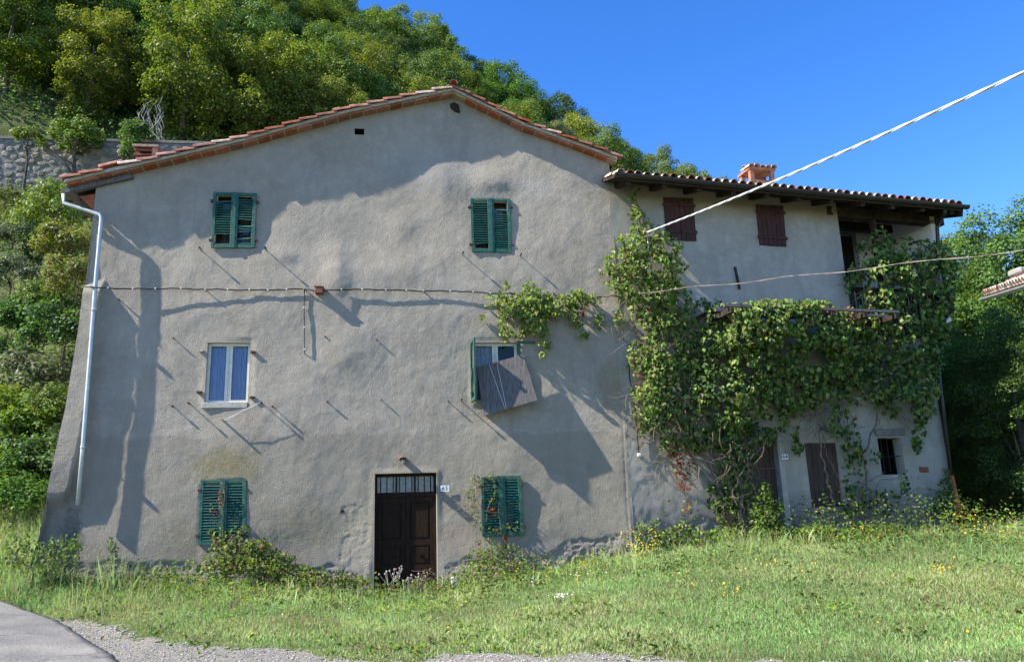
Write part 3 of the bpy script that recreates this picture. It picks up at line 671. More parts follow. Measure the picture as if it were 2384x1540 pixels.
# left gutter and zinc downpipe
def gutter(P, Q, r, mat, parent, name='gutter', seg=7, th=.006):
    P, Q = Vector(P), Vector(Q); d = (Q-P).normalized(); sd = d.cross(Vector((0, 0, 1))).normalized(); m = MB(); vs_ = []
    for p in (P, Q):
        for rr in (r, r-th):
            for k in range(seg+1): t = math.pi+math.pi*k/seg; vs_.append(p+sd*rr*math.cos(t)+Vector((0, 0, 1))*rr*math.sin(t))
    n = seg+1; fs = []
    for k in range(seg): fs += [(k, k+1, 2*n+k+1, 2*n+k), (n+k+1, n+k, 3*n+k, 3*n+k+1), (k+1, k, n+k, n+k+1), (2*n+k, 2*n+k+1, 3*n+k+1, 3*n+k)]
    fs += [(0, 2*n, 3*n, n), (seg, n+seg, 3*n+seg, 2*n+seg), tuple(range(n))]
    m.add(vs_, fs); return m.build(name, mat, parent)
gp = M0.hit(158, 443, .2)
gutter((gp[0], -.25, gp[2]+.0), (gp[0], DEPTH, gp[2]-.03), .075, MAT['wood_grey'], house)
pp = [M0.hit(148, 452, .12), M0.hit(149, 472, .14), M0.hit(190, 486, .15), M0.hit(232, 499, .18), M0.hit(236, 506, .185), M0.hit(235, 520, .185), M0.hit(224, 640, .19), M0.hit(208, 850, .195), M0.hit(192, 1048, .19), M0.hit(181, 1175, .18)]
m = MB(); m.tube(pp, .038, 12); dp = m.build('downpipe', MAT['zinc'], house, True)
for i, (x, y) in enumerate(((219, 720), (193, 1040))):
    p = M0.hit(x, y, .24); m = MB(); m.tube([p-np.array([0, 0, .015]), p+np.array([0, 0, .015])], .048, 12); m.beam(p, p+np.array([0, .25, 0]), .02, .02); m.build('pipe_bracket', MAT['zinc'], dp)
# chimney behind the left slope
def chim_left():
    x0, z0 = M0.uv(308, 385, -1.2); x1, z1 = M0.uv(368, 339, -1.2)
    ch = link('chimney', None, house, Matrix.Translation((x0, 1.4, z0)))
    zb = rz(x1)-.2
    m = MB(); m.rect(M0, x0+.04, x1-.04, zb, z1-.26, -1.7, -1.25); m.build('stack', MAT['old_brick'], ch)
    for i, z in enumerate((z1-.25, z1-.14)):
        m = MB(); m.rect(M0, x0-.0, x1-.12, z, z+.05, -1.75, -1.2); m.build('cap_course', MAT['terracotta'], ch)
    m = MB(); m.rect(M0, x1-.12, x1, z1-.28, z1-.03, -1.75, -1.2); m.rect(M0, x0+.03, x0+.12, z1-.21, z1-.09, -1.7, -1.25); m.build('pillar', MAT['old_brick'], ch)
    m = MB(); m.rect(M0, x0-.03, x1+.03, z1-.05, z1, -1.8, -1.15); m.build('cap_slab', MAT['tile_old'], ch)
chim_left()

# ------------------------------------------------------------------ attached house on the right
house2 = empty('attached_house', R0.pt(0, 0, 0), 'lower smooth-plastered house with brown shutters, loggia and number 64 under the vines', 'house')
UE_L = R0.uv(2165, 760)[0]; UE_T = R0.uv(2175, 512)[0]; UE_B = R0.uv(2214, 1190)[0]; UE_L = (UE_L+UE_B)/2
LG = (R0.uv(1956, 540)[0], R0.uv(2100, 600)[0])
LGU = LG[0]; LFZ = 5.55     # loggia start and floor level
S1 = [(1545, 459), (1614, 462), (1622, 560), (1551, 558)]; S2 = [(1760, 476), (1824, 479), (1832, 574), (1769, 570)]
D64 = [(1737, 1019), (1783, 1019), (1797, 1215), (1746, 1215)]; SLO = [(1874, 1030), (1950, 1030), (1960, 1179), (1889, 1179)]; SMW = [(2045, 1019), (2086, 1018), (2094, 1104), (2055, 1104)]
o_64, o_lo, o_sm = avg(R0, D64), avg(R0, SLO), avg(R0, SMW); o_64 = (o_64[0]-.05, o_64[1]+.30, .55, o_64[3]); o_sm = (o_sm[0]-.02, o_sm[1]+.16, o_sm[2], o_sm[3])
EZ = 8.95
def r_disp(u, v):
    d = .018*fbm(u*.6, v*.6, 3, 201)+.006*fbm(u*3, v*3, 3, 202)+.002*fbm(u*16, v*16, 2, 203)
    left = smooth((1.9-u)/.5)*smooth((5.5-v)/1.0)
    d = d + left*(.008*fbm(u*17, v*12, 3, 104)+.01*fbm(u*5, v*4, 3, 103))
    g = np.interp(u+5.07, PX, PZ); low = smooth((g+.45+.3*fbm(u*1.3, v*.4, 3, 55)-v)/.1)
    return d - low*(.015+.05*np.abs(fbm(u*5.5, v*8, 3, 61)))
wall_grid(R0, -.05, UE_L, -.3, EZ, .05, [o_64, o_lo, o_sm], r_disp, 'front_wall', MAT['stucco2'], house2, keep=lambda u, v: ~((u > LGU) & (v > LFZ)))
m = MB()
P = R0.pt
m.add([P(UE_L, 0, -.5), P(UE_L, 0, LFZ), P(UE_L, -7, LFZ), P(UE_L, -7, -.5)], [(0, 1, 2, 3)])
m.add([P(0, -7, -.5), P(0, -7, 9.8), P(UE_T, -7, 9.8), P(UE_T, -7, -.5)], [(0, 1, 2, 3)])
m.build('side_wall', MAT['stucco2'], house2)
LGD = 2.0
m = MB(); m.rect(R0, LGU+.0, UE_T-.14, LFZ, 9.49, -LGD-.2, -LGD); m.build('loggia_back_wall', MAT['white_wall'], house2)
m = MB(); m.rect(R0, LGU-.22, LGU-.002, LFZ, 9.0, -LGD-.2, -.03); m.build('loggia_partition', MAT['white_wall'], house2)
m = MB(); m.hexa([P(UE_T-.14, 0, LFZ-.1), P(UE_T-.14, 0, 8.66), P(UE_T-.14, -6.9, 10.75), P(UE_T-.14, -6.9, LFZ-.1)], [P(UE_T, 0, LFZ-.1), P(UE_T, 0, 8.66), P(UE_T, -6.9, 10.75), P(UE_T, -6.9, LFZ-.1)]); m.build('loggia_side_wall', MAT['white_wall'], house2)
m = MB(); m.rect(R0, LGU-.2, UE_T-.142, LFZ-.22, LFZ-.003, -LGD-.2, .05); m.build('loggia_floor', MAT['timber'], house2)
# balustrade boards along the front of the loggia, mostly behind the vine
m = MB(); m.rect(R0, LGU+.01, UE_T-.01, LFZ+.92, LFZ+1.0, -.06, .05); m.build('handrail', MAT['timber'], house2)
u = LGU+.08; base = None
while u < UE_T-.2:
    M = Matrix.Translation(Vector(P(u, 0, LFZ+.46))) @ Matrix.Rotation(math.radians(5), 4, 'Z')
    if base is None: mm = MB(); mm.box((0, 0, 0), (.14, .025, .9)); base = mm.build('baluster_board', MAT['timber'], house2, M=M)
    else: copy_obj(base, house2, M)
    u += .19
# window in the loggia back wall
wb0, wb1 = R0.uv(1966, 541, -LGD+.02), R0.uv(1998, 600, -LGD+.02)
m = MB(); m.rect(R0, wb0[0]-.5, wb1[0], wb1[1]-.9, wb0[1], -LGD+.002, -LGD+.05); w_ = m.build('loggia_window_surround', MAT['old_white'], house2)
m = MB(); m.rect(R0, wb0[0]-.42, wb1[0]-.16, wb1[1]-.8, wb0[1]-.14, -LGD+.052, -LGD+.07); m.build('loggia_window_pane', MAT['dark'], house2)
m = MB(); pq = R0.uv(2029, 487, -.02); m.rect(R0, pq[0]-.05, pq[0]+.06, LFZ, 8.55, -.12, 0); m.build('loggia_post', MAT['timber'], house2)
m = MB(); b0 = R0.uv(1950, 490, -.02); m.beam(P(LGU-.3, -.11, 8.52), P(UE_T+.3, -.11, 8.47), .22, .24); m.build('loggia_beam', MAT['timber'], house2)
m = MB(); m.beam(P(LGU-.1, -1.4, 8.75), P(UE_T+.3, -1.4, 8.7), .2, .2); m.build('loggia_beam', MAT['timber'], house2)

# roof: eave line from the photograph's gutter
g0 = R0.hit(1432, 402, .78); g1 = R0.hit(2246, 478, .78); g0[2] -= .05; g1[2] -= .05
E0 = Vector(g0); E1 = Vector(g1); ev = (E1-E0).normalized(); SL = math.tan(math.radians(17)); bk = -Vector(R0.N)
rf2 = link('roof', None, house2, Matrix.Translation(E0))
def rp(s, t, h=0): # s metres along the eave, t metres up the slope (horizontal)
    return E0+ev*s+bk*t+Vector((0, 0, SL*t+h))
LEN = (E1-E0).length
m = MB(); m.hexa([rp(.0, .06, -.03), rp(LEN-.03, .06, -.03), rp(LEN-.03, 8, -.03), rp(.0, 8, -.03)], [rp(.0, .06, .0), rp(LEN-.03, .06, .0), rp(LEN-.03, 8, .0), rp(.0, 8, .0)]); m.build('deck', MAT['timber'], rf2)
# planks of the soffit seen from below, laid across the rafters
n = 5; base = None
for i in range(n):
    t0 = .08+i*.17; m = MB(); m.hexa([rp(.0, t0, -.058), rp(LEN-.04, t0, -.058), rp(LEN-.04, t0+.15, -.058), rp(0, t0+.15, -.058)], [rp(.0, t0, -.031), rp(LEN-.04, t0, -.031), rp(LEN-.04, t0+.15, -.031), rp(0, t0+.15, -.031)]); m.build('soffit_board', MAT['timber'], rf2)
s = .35
while s < LEN-.1:
    m = MB(); m.beam(rp(s, .10, -.125), rp(s, 3.2 if s > LGU-.4 else .95, -.125), .11, .13); m.build('rafter', MAT['timber'], rf2); s += .86
m = MB(); m.beam(rp(LEN-.06, .05, -.14), rp(LEN-.06, 7.5, -.14), .05, .2); m.build('bargeboard', MAT['timber'], rf2)
gutter(rp(-.03, -.02, .03), rp(LEN+.06, -.02, .03), .085, MAT['gutter'], rf2)
m = MB(); m.hexa([rp(.1, .035, -.10), rp(LEN-.1, .035, -.10), rp(LEN-.1, .058, -.10), rp(.1, .058, -.10)], [rp(.1, .035, .05), rp(LEN-.1, .035, .05), rp(LEN-.1, .058, .05), rp(.1, .058, .05)]); m.build('fascia', MAT['gutter'], rf2)
sp = .212; s = .12; i = 0
while s < LEN-.05:
    for row in range(3):
        o = lay_tile(TMo if random.random() < .72 else TM, rf2, rp(s+random.uniform(-.012, .012), -.06+row*.38, .05+random.uniform(0, .02)), bk+Vector((random.uniform(-.03, .03), 0, SL-.04)), (0, 0, 1))
    s += sp; i += 1
V = []; Fq = []
s = .12
while s < LEN-.05: add_row(rp(s, 1.05, .03), rp(s, 8, .03), (0, -.3, 1), .09); s += sp
c0 = np.array(rp(5, 4)); tag(link('roof_tiles', npmesh('roof_tiles', np.array(V)-c0, np.array(Fq), MAT['tile_old']), rf2, Matrix.Translation(Vector(c0))), kind='stuff')
# chimney with little tiled hat
def chim_right():
    w = -1.6; u0_, z0 = R0.uv(1747, 424, w); u1_, z1 = R0.uv(1805, 385, w); u0_ += .03; u1_ -= .06
    ch = link('chimney', None, house2, Matrix.Translation(Vector(P(u0_, w, z0)))); W0, W1 = w-.55, w
    m = MB(); m.rect(R0, u0_, u1_, z0-.9, z0+.10, W0, W1); m.build('stack', MAT['old_brick'], ch)
    uw = (u1_-u0_)
    for a_ in (u0_, u1_-.11):
        for b_ in (W0, W1-.11):
            m = MB(); m.rect(R0, a_, a_+.11, z0+.10, z1-.17, b_, b_+.11); m.build('pillar', MAT['old_brick'], ch)
    m = MB(); m.rect(R0, u0_+.2, u1_-.2, z0+.1, z0+.22, W0+.1, W1-.1); m.build('flue', MAT['terracotta'], ch)
    m = MB(); m.rect(R0, u0_-.03, u1_+.03, z1-.17, z1-.11, W0-.03, W1+.03); m.build('cap_slab', MAT['old_brick'], ch)
    k = 0; a_ = u0_+.02
    while a_ < u1_+.05:
        lay_tile(TMo, ch, P(a_, W1+.08, z1-.12+.02*math.sin(k*2.1)), bk+Vector((0, 0, .1+.05*math.sin(k))), (0, 0, 1)); a_ += .17; k += 1
    lay_tile(TMo, ch, P(u0_-.06, w-.2, z1-.06), Vector(R0.U)+Vector((0, 0, .05)), (0, 0, 1)); lay_tile(TMo, ch, P(u0_+.35, w-.25, z1-.05), Vector(R0.U)+Vector((0, 0, -.08)), (0, 0, 1))
chim_right()

# brown board shutters
def board_shutter(fr, px, nb, parent, mat, name, battens=(.17, .8), hole=None, w0=.01, w1=.035):
    q = [np.array(fr.uv(*p, w=w1)) for p in px]; root = link(name, None, parent, Matrix.Translation(Vector(fr.pt(*((q[0]+q[2])/2)[[0]], w1, (q[0]+q[2])[1]/2))))
    for i in range(nb):
        a_, b_ = i/nb+.006, (i+1)/nb-.006; j = random.uniform(-.006, .006)
        if hole == i:
            for t0, t1 in ((0+j, .79), (.83, 1+j)): m = MB(); m.prism(fr, [bil(q, a_, t0), bil(q, b_, t0), bil(q, b_, t1), bil(q, a_, t1)], w0, w1+j*.5); m.build('plank', mat, root)
        else: m = MB(); m.prism(fr, [bil(q, a_, j), bil(q, b_, j), bil(q, b_, 1+j), bil(q, a_, 1+j)], w0, w1+j*.5); m.build('plank', mat, root)
    for t in battens:
        m = MB(); m.prism(fr, [bil(q, -.05, t-.035), bil(q, .485, t-.035), bil(q, .485, t+.035), bil(q, -.05, t+.035)], w1+.004, w1+.022); m.build('batten', mat, root)
        m = MB(); m.prism(fr, [bil(q, .515, t-.03), bil(q, 1.04, t-.03), bil(q, 1.04, t+.04), bil(q, .515, t+.04)], w1+.004, w1+.022); m.build('batten', mat, root)
    m = MB(); m.prism(fr, [bil(q, .02, .02), bil(q, .98, .02), bil(q, .98, .98), bil(q, .02, .98)], w0-.03, w0-.001); m.build('backing', MAT['dark'], root)
    return root
board_shutter(R0, S1, 6, house2, MAT['brown'], 'shutter'); board_shutter(R0, S2, 6, house2, MAT['brown'], 'shutter', hole=2)
reveal(R0, o_lo, .06, house2); board_shutter(R0, SLO, 6, house2, MAT['brown_old'], 'shutter', battens=(), w0=-.05, w1=-.02)
m = MB(); a_, b_, c_, d_ = o_lo; m.rect(R0, a_-.1, b_+.3, c_-.10, c_, -.02, .09); m.build('window_sill', MAT['stone'], house2, bevel=.01)
reveal(R0, o_sm, .28, house2, MAT['reveal']); a_, b_, c_, d_ = o_sm
m = MB()
for i in range(3): u = a_+(b_-a_)*(i+1)/4; m.tube([P(u, -.1, c_), P(u, -.1, d_)], .01, 5)
m.tube([P(a_, -.1, (c_+d_)/2), P(b_, -.1, (c_+d_)/2)], .01, 5); m.build('window_grille', MAT['iron'], house2)
lq = [R0.uv(*p) for p in ((2033, 998), (2105, 996), (2106, 1013), (2040, 1015))]; m = MB(); m.prism(R0, lq, -.02, .035); m.build('stone_lintel', MAT['stone'], house2, bevel=.01)
m = MB(); q_ = R0.uv(2160, 1080); m.box(P(q_[0]-.15, 0, q_[1]-.12), (.22, .08, .12)); m.build('wall_patch', MAT['terracotta'], house2)
# door 64
reveal(R0, o_64, .30, house2, MAT['old_white']); a_, b_, c_, d_ = o_64
m = MB(); n = 5
dl = link('door', None, house2, Matrix.Translation(Vector(P(a_, -.2, c_))))
for i in range(n):
    x0 = a_+(b_-a_-.1)*i/n; m = MB(); m.rect(R0, x0+.004, x0+(b_-a_-.1)/n-.004, c_, d_-.12, -.24, -.20+random.uniform(-.003, .003)); m.build('plank', MAT['brown_old'], dl)
m = MB(); m.rect(R0, a_, b_, d_-.12, d_, -.26, -.18); m.rect(R0, b_-.1, b_, c_, d_-.12, -.26, -.18); m.build('door_frame', MAT['brown_old'], dl)
m = MB(); m.rect(R0, b_+.002, b_+.13, .5, d_+.10, -.01, .014); m.build('door_surround', MAT['reveal'], house2)
# wall tie
q0, q1 = R0.uv(1711, 621, .05), R0.uv(1722, 673, .05); m = MB(); m.beam(P(q0[0], .05, q0[1]), P(q1[0], .05, q1[1]), .05, .035, (0, -1, 0)); m.tube([P((q0[0]+q1[0])/2, -.02, (q0[1]+q1[1])/2), P((q0[0]+q1[0])/2, .09, (q0[1]+q1[1])/2)], .02, 6); m.build('wall_anchor', MAT['iron'], house2)
# dark drainpipe on the right corner
pp = [R0.hit(2200, 486, .70), R0.hit(2199, 497, .66), R0.hit(2186, 514, .2), R0.hit(2182, 530, .1), R0.hit(2186, 600, .1), R0.hit(2203, 665, .1), R0.hit(2214, 700, .1), R0.hit(2213, 728, .1), R0.hit(2195, 748, .09), R0.hit(2176, 758, .08), R0.hit(2178, 800, .08), R0.hit(2191, 920, .08), R0.hit(2215, 1110, .08)]
m = MB(); m.tube(pp, .048, 10); m.build('drainpipe', MAT['darkpipe'], house2, True)
m = MB(); m.tube([R0.hit(2214, 1106, .08), R0.hit(2231, 1180, .08), R0.hit(2236, 1215, .08)], .062, 10); m.build('drainpipe', MAT['redpipe'], house2, True, label='orange lower end of the drainpipe')

# ------------------------------------------------------------------ things on the wall
def text_on(fr, x, y, s, txt, parent, w, size):
    cu_ = bpy.data.curves.new('numerals', 'FONT'); cu_.body = txt; cu_.size = size; cu_.align_x = 'CENTER'; cu_.align_y = 'CENTER'; cu_.extrude = .0006; cu_.space_character = 1.15; cu_.offset = .0012
    tmp = bpy.data.objects.new('t', cu_); scene.collection.objects.link(tmp); bpy.context.view_layer.update()
    me = bpy.data.meshes.new_from_object(tmp.evaluated_get(bpy.context.evaluated_depsgraph_get())); bpy.data.objects.remove(tmp)
    me.materials.clear(); me.materials.append(MAT['ink']); u, v = fr.uv(x, y)
    M = Matrix.Translation(Vector(fr.pt(u, w, v))) @ Matrix.Rotation(math.radians(fr.deg), 4, 'Z') @ Matrix.Rotation(math.pi/2, 4, 'X')
    link('numerals', me, parent, M)
def plate(fr, x0, y0, x1, y1, txt, label):
    u0_, v1 = fr.uv(x0, y0); u1_, v0 = fr.uv(x1, y1); c = fr.pt((u0_+u1_)/2, .03, (v0+v1)/2)
    t = empty('house_number_plate', c, label, 'sign'); m = MB(); m.rect(fr, u0_, u1_, v0, v1, .025, .034); m.build('plate', MAT['plate'], t)
    text_on(fr, (x0+x1)/2, (y0+y1)/2, 1, txt, t, .0352, .115)
    m = MB()
    for u in (u0_+.014, u1_-.014): m.tube([fr.pt(u, .034, (v0+v1)/2), fr.pt(u, .038, (v0+v1)/2)], .006, 6)
    m.build('screws', MAT['iron'], t)
plate(M0, 1025.5, 1129.5, 1045.5, 1143, '65', 'white enamel number plate reading 65 right of the dark double door')
plate(R0, 1817.5, 1057, 1833.5, 1069, '64', 'white number plate reading 64 beside the vine-covered door')
# lamp under a single roof tile
u, v = M0.uv(938, 1067, .15); t = empty('wall_lamp', M0.pt(u, 0, v), 'small lamp under a curved terracotta tile set above the dark double door', 'lamp')
lay_tile(tile_mesh('hood_tile', .34, .105, .10, MAT['tile'], arc=2.2), t, M0.pt(u, .27, v-.075), (0, 1, .12), (0, 0, 1), 'hood_tile')
m = MB(); m.tube([M0.pt(u, .16, v-.01), M0.pt(u, .16, v-.06), M0.pt(u, .16, v-.10)], [.03, .045, .03], 10); m.build('bulb', MAT['lamp_glass'], t, True)
m = MB()
for k in range(5): an = k*2*math.pi/5; m.tube([M0.pt(u+.05*math.cos(an), .16+.05*math.sin(an), v), M0.pt(u+.05*math.cos(an), .16+.05*math.sin(an), v-.11)], .004, 4)
m.beam(M0.pt(u, 0, v-.0), M0.pt(u, .16, v-.0), .04, .02); m.build('lamp_cage', MAT['iron'], t)
# terracotta junction box
a_, b_ = M0.uv(734, 669, .12), M0.uv(752, 684, .12); t = empty('junction_box', M0.pt(a_[0], 0, b_[1]), 'small reddish brown box on the cable across the grey facade', 'junction box')
m = MB(); m.rect(M0, a_[0], b_[0], b_[1], a_[1], -.02, .20); m.build('casing', MAT['terracotta'], t, bevel=.01)
m = MB(); m.rect(M0, a_[0]-.012, b_[0]+.012, a_[1]-.002, a_[1]+.012, -.02, .21); m.build('cover', MAT['terracotta'], t)
# cables
def cable_run(name, pts, r, mat, label, cat='cable', bands=False, clips=()):
    t = empty(name, pts[0], label, cat); m = MB(); dense = []
    for i in range(len(pts)-1):
        p, q = np.array(pts[i]), np.array(pts[i+1]); n = max(2, int(np.linalg.norm(q-p)/.06))
        for k in range(n): f = k/n; dense.append(p*(1-f)+q*f - np.array([0, 0, 1])*.0*math.sin(f*math.pi))
    dense.append(np.array(pts[-1])); ph = random.random()*9
    dense = [p+np.array([0, 0, .006*math.sin(i*.5+ph)+.004*math.sin(i*1.3)]) for i, p in enumerate(dense)]
    m.tube(dense, r, 6); m.build('sheath', mat, t, True)
    if bands:
        k = 6
        while k < len(dense)-2:
            b = MB(); b.tube([dense[k], dense[k]*.6+dense[k+1]*.4], r*1.35, 7); b.build('tie_band', MAT['cable_white'], t); k += random.randint(6, 9)
    for c in clips:
        b = MB(); b.tube([c+np.array([0, .12, 0]), c-np.array([0, .02, 0])], .012, 6); b.box(c, (.03, .03, .05)); b.build('clip', MAT['mortar'], t)
    return dense
H = lambda x, y, w=.09: M0.hit(x, y, w)
cable_run('facade_cable', [H(197, 668, .2), H(215, 669, .24), H(300, 672), H(390, 671), H(478, 673), H(600, 675), H(709, 672)], .013, MAT['cable'], 'black cable with pale ties along the facade, left of the reddish box', bands=True, clips=[H(215, 669, .22), H(478, 673), H(707, 671)])
cable_run('facade_cable', [H(709, 672), H(722, 674, .12), H(734, 677, .16)], .014, MAT['cable'], 'short cable piece entering the reddish box from the left')
cable_run('facade_cable', [H(752, 677, .16), H(800, 673), H(890, 674), H(985, 677), H(1060, 677), H(1140, 682, .1), H(1240, 685, .12), H(1400, 691, .12)], .013, MAT['cable'], 'black cable with pale ties running right from the reddish box into the vine', bands=True, clips=[H(985, 676)])
cable_run('drop_cable', [H(709, 674, .08), H(708, 720, .07), H(709, 780, .07), H(709, 818, .07), H(708, 824, .0)], .010, MAT['cable'], 'thin black cable dropping straight down the middle of the facade', bands=True)
cable_run('corner_cable', [R0.hit(1468, 800, .03), H(1464, 806, .05), H(1463, 830, .06), H(1466, 880, .06), R0.hit(1476, 930, .05), R0.hit(1480, 985, .05), R0.hit(1484, 1020, .05), R0.hit(1487, 1055, .05)], .013, MAT['cable'], 'black cable hanging down the corner between the two houses beside the vine')
m = MB(); p = R0.hit(1488, 1058, .04); 
t = empty('cable_end_box', p, 'small pale cable outlet at the foot of the corner cable', 'junction box'); m.box(p, (.07, .06, .07)); m.build('casing', MAT['cable_white'], t, bevel=.01)
cable_run('string', [M0.hit(607, 935, .17), M0.hit(550, 964, .16), M0.hit(518, 979, .14)], .005, MAT['cable_white'], 'thin pale string stretched below the blue curtained window', 'string')
p = M0.hit(518, 977, .05); t = empty('string_bracket', p, 'small whitish iron bracket holding the string below the blue window', 'bracket')
m = MB(); m.beam(p+np.array([0, .1, .0]), p-np.array([0, .14, -.0]), .03, .03); m.beam(p-np.array([0, .04, 0]), p-np.array([0, .04, .40]), .035, .03); m.build('iron_arm', MAT['deadwood'], t)

# the grey board hanging in front of the first floor window
bq = [(1110, 854, .14), (1218, 825, .17), (1252, 931, .30), (1125, 968, .27)]
pts = [M0.hit(*p) for p in bq]
t = empty('hanging_board', pts[3], 'weathered grey wooden board hanging askew below the right first-floor window', 'board')
m = MB(); cen = sum(pts)/4; nrm = np.cross(pts[1]-pts[0], pts[3]-pts[0]); nrm /= np.linalg.norm(nrm); nrm *= (1 if nrm[1] < 0 else -1)
pl = list(pts)
m.hexa(pl, [p-nrm*.022 for p in pl]); m.build('panel', MAT['wood_grey'], t, bevel=.003)
for x0, y0, x1, y1 in ((1138, 846, 1176, 952), (1156, 842, 1179, 951)):
    def onb(x, y): d = ray(x, y); return CAM+d*(((pts[0]-CAM) @ nrm)/(d @ nrm))+nrm*.006
    m = MB(); A_, B_ = onb(x0, y0), onb(x1, y1); m.tube([A_*(1-f)+B_*f+nrm*.006*math.sin(f*3) for f in np.linspace(0, 1, 8)], .005, 5); m.build('cord', MAT['cable_white'], t, True)
p = M0.hit(1151, 849, .24); m = MB(); m.tube([M0.hit(1151, 849, -.02), p-np.array([0, .14, .0])], .014, 6); m.box(p-np.array([0, .13, .0]), (.07, .05, .05)); m.build('hook', MAT['rust'], t)
m = MB(); A_ = [M0.hit(1094, 859, .10), M0.hit(1110, 856, .12), M0.hit(1113, 900, .17), M0.hit(1110, 925, .16)]; m.hexa(A_, [q-np.array([0, -.015, 0]) for q in A_]); m.build('panel', MAT['wood_grey'], t)

# overhead twisted cable and thin wire
def helix(path, R_, r, n, pitch, mat, parent, name):
    path = [np.array(p) for p in path]; L = [0]
    for i in range(1, len(path)): L.append(L[-1]+np.linalg.norm(path[i]-path[i-1]))
    N = int(L[-1]/(pitch/10)); P_ = np.array([[np.interp(s, L, [p[k] for p in path]) for k in range(3)] for s in np.linspace(0, L[-1], N)])
    d = np.gradient(P_, axis=0); d /= np.linalg.norm(d, axis=1)[:, None]; up = np.array([0, 0, 1.0]); a_ = np.cross(d, up); a_ /= np.linalg.norm(a_, axis=1)[:, None]; b_ = np.cross(a_, d)
    for k in range(n):
        ph = np.linspace(0, L[-1], N)/pitch*2*math.pi+2*math.pi*k/n
        Q = P_+(a_*np.cos(ph)[:, None]+b_*np.sin(ph)[:, None])*R_; m = MB(); m.tube([tuple(q) for q in Q], r, 6); m.build(name, mat, parent, True)
A_ = R0.hit(1505, 543, .45); B_ = CAM+6.0*ray(2384, 168)
def sag(A_, B_, pxs, ds):
    return None
A_ = CAM+17.2*ray(1505, 541); B_ = CAM+7.4*ray(2384, 168); pts_ = [A_+(B_-A_)*f-np.array([0, 0, .10])*4*f*(1-f)*(f < 1)*.5 for f in np.linspace(0, 2.6, 40)]
t = empty('overhead_cable', pts_[0], 'thick twisted white power cable rising from the vine to the upper right', 'cable')
helix(pts_, .0112, .0082, 3, 1.15, MAT['cable_white'], t, 'strand')
for k, (x, y) in enumerate(((1494, 560), (1520, 575), (1512, 590))):
    m = MB(); m.tube([pts_[0], R0.hit(x, y, .35), R0.hit(x-10, y+40, .3)], .009, 5); m.build('tail_wire', MAT['cable_white'], t, True)
A_ = CAM+17.5*ray(1395, 690); B_ = CAM+11*ray(2384, 581); pts_ = [A_+(B_-A_)*f-np.array([0, 0, .03])*4*f*(1-f)*(f < 1)+np.array([0, 0, .02])*math.sin(f*25) for f in np.linspace(0, 2.4, 60)]
t = empty('telephone_wire', pts_[0], 'thin brownish twisted wire crossing in front of the loggia vine', 'wire')
helix(pts_, .006, .0032, 2, 1.3, MAT['copper_wire'], t, 'strand')

# ------------------------------------------------------------------ foliage tools
def leafmesh(name, P_, Nn, size, col, mat, tip=None, asp=.85, fold=.18, curl=0):
    n = len(P_); P_ = np.asarray(P_); Nn = Nn/np.linalg.norm(Nn, axis=1)[:, None]
    t = rng.normal(size=(n, 3)) if tip is None else tip+rng.normal(size=(n, 3))*.5
    t -= (t*Nn).sum(1)[:, None]*Nn; t /= np.linalg.norm(t, axis=1)[:, None]+1e-9; b = np.cross(Nn, t)
    s = np.asarray(size)[:, None]; up = Nn*s*(fold+curl*rng.normal(size=(n, 1))); k1 = 1+curl*rng.normal(size=(n, 1)); k2 = 1+curl*rng.normal(size=(n, 1))
    vs_ = [P_-.5*t*s, P_-.25*t*s+.46*asp*k1*b*s+up, P_+.12*t*s*k2+.42*asp*b*s+up*k1, P_+.55*t*s-up*k2, P_+.16*t*s*k1-.42*asp*b*s+up*k2, P_-.22*t*s-.46*asp*k2*b*s+up]
    V_ = np.stack(vs_, 1).reshape(-1, 3); b6 = np.arange(n)*6
    Fc = np.stack([np.stack([b6, b6+3, b6+2, b6+1], 1), np.stack([b6, b6+5, b6+4, b6+3], 1)], 1).reshape(-1, 4)
    return npmesh(name, V_, Fc, mat, np.repeat(col, 2, 0))
def cardmesh(name, P_, Nn, size, col, mat):
    n = len(P_); Nn = Nn/np.linalg.norm(Nn, axis=1)[:, None]; t = rng.normal(size=(n, 3)); t -= (t*Nn).sum(1)[:, None]*Nn; t /= np.linalg.norm(t, axis=1)[:, None]; b = np.cross(Nn, t); s = size[:, None]
    V_ = np.stack([P_-.5*t*s, P_+.38*b*s, P_+.5*t*s, P_-.38*b*s], 1).reshape(-1, 3); b4 = np.arange(n)*4
    return npmesh(name, V_, np.stack([b4, b4+1, b4+2, b4+3], 1), mat, col)
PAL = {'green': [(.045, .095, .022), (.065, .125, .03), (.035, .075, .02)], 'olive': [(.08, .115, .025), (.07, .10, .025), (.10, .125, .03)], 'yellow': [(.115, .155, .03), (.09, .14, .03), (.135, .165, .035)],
       'dark': [(.022, .05, .016), (.03, .065, .02), (.025, .055, .018)], 'grey': [(.085, .105, .06), (.11, .13, .08), (.07, .09, .05)], 'rust': [(.13, .08, .035), (.10, .085, .03), (.16, .10, .04)],
       'vine': [(.12, .155, .035), (.085, .13, .03), (.18, .185, .055), (.06, .10, .028), (.14, .14, .05), (.10, .15, .03)], 'red': [(.30, .045, .02), (.22, .06, .03), (.34, .10, .04)], 'dry': [(.24, .15, .07), (.17, .11, .06), (.3, .21, .11)]}
GAIN = {'green': (2.0, 1.75, 1.5), 'olive': (1.6, 1.65, 1.4), 'yellow': (1.5, 1.55, 1.3), 'dark': (1.9, 1.65, 1.6), 'grey': (1.8, 1.7, 1.7), 'rust': (1.5, 1.5, 1.5), 'vine': (1.6, 1.75, 1.7)}
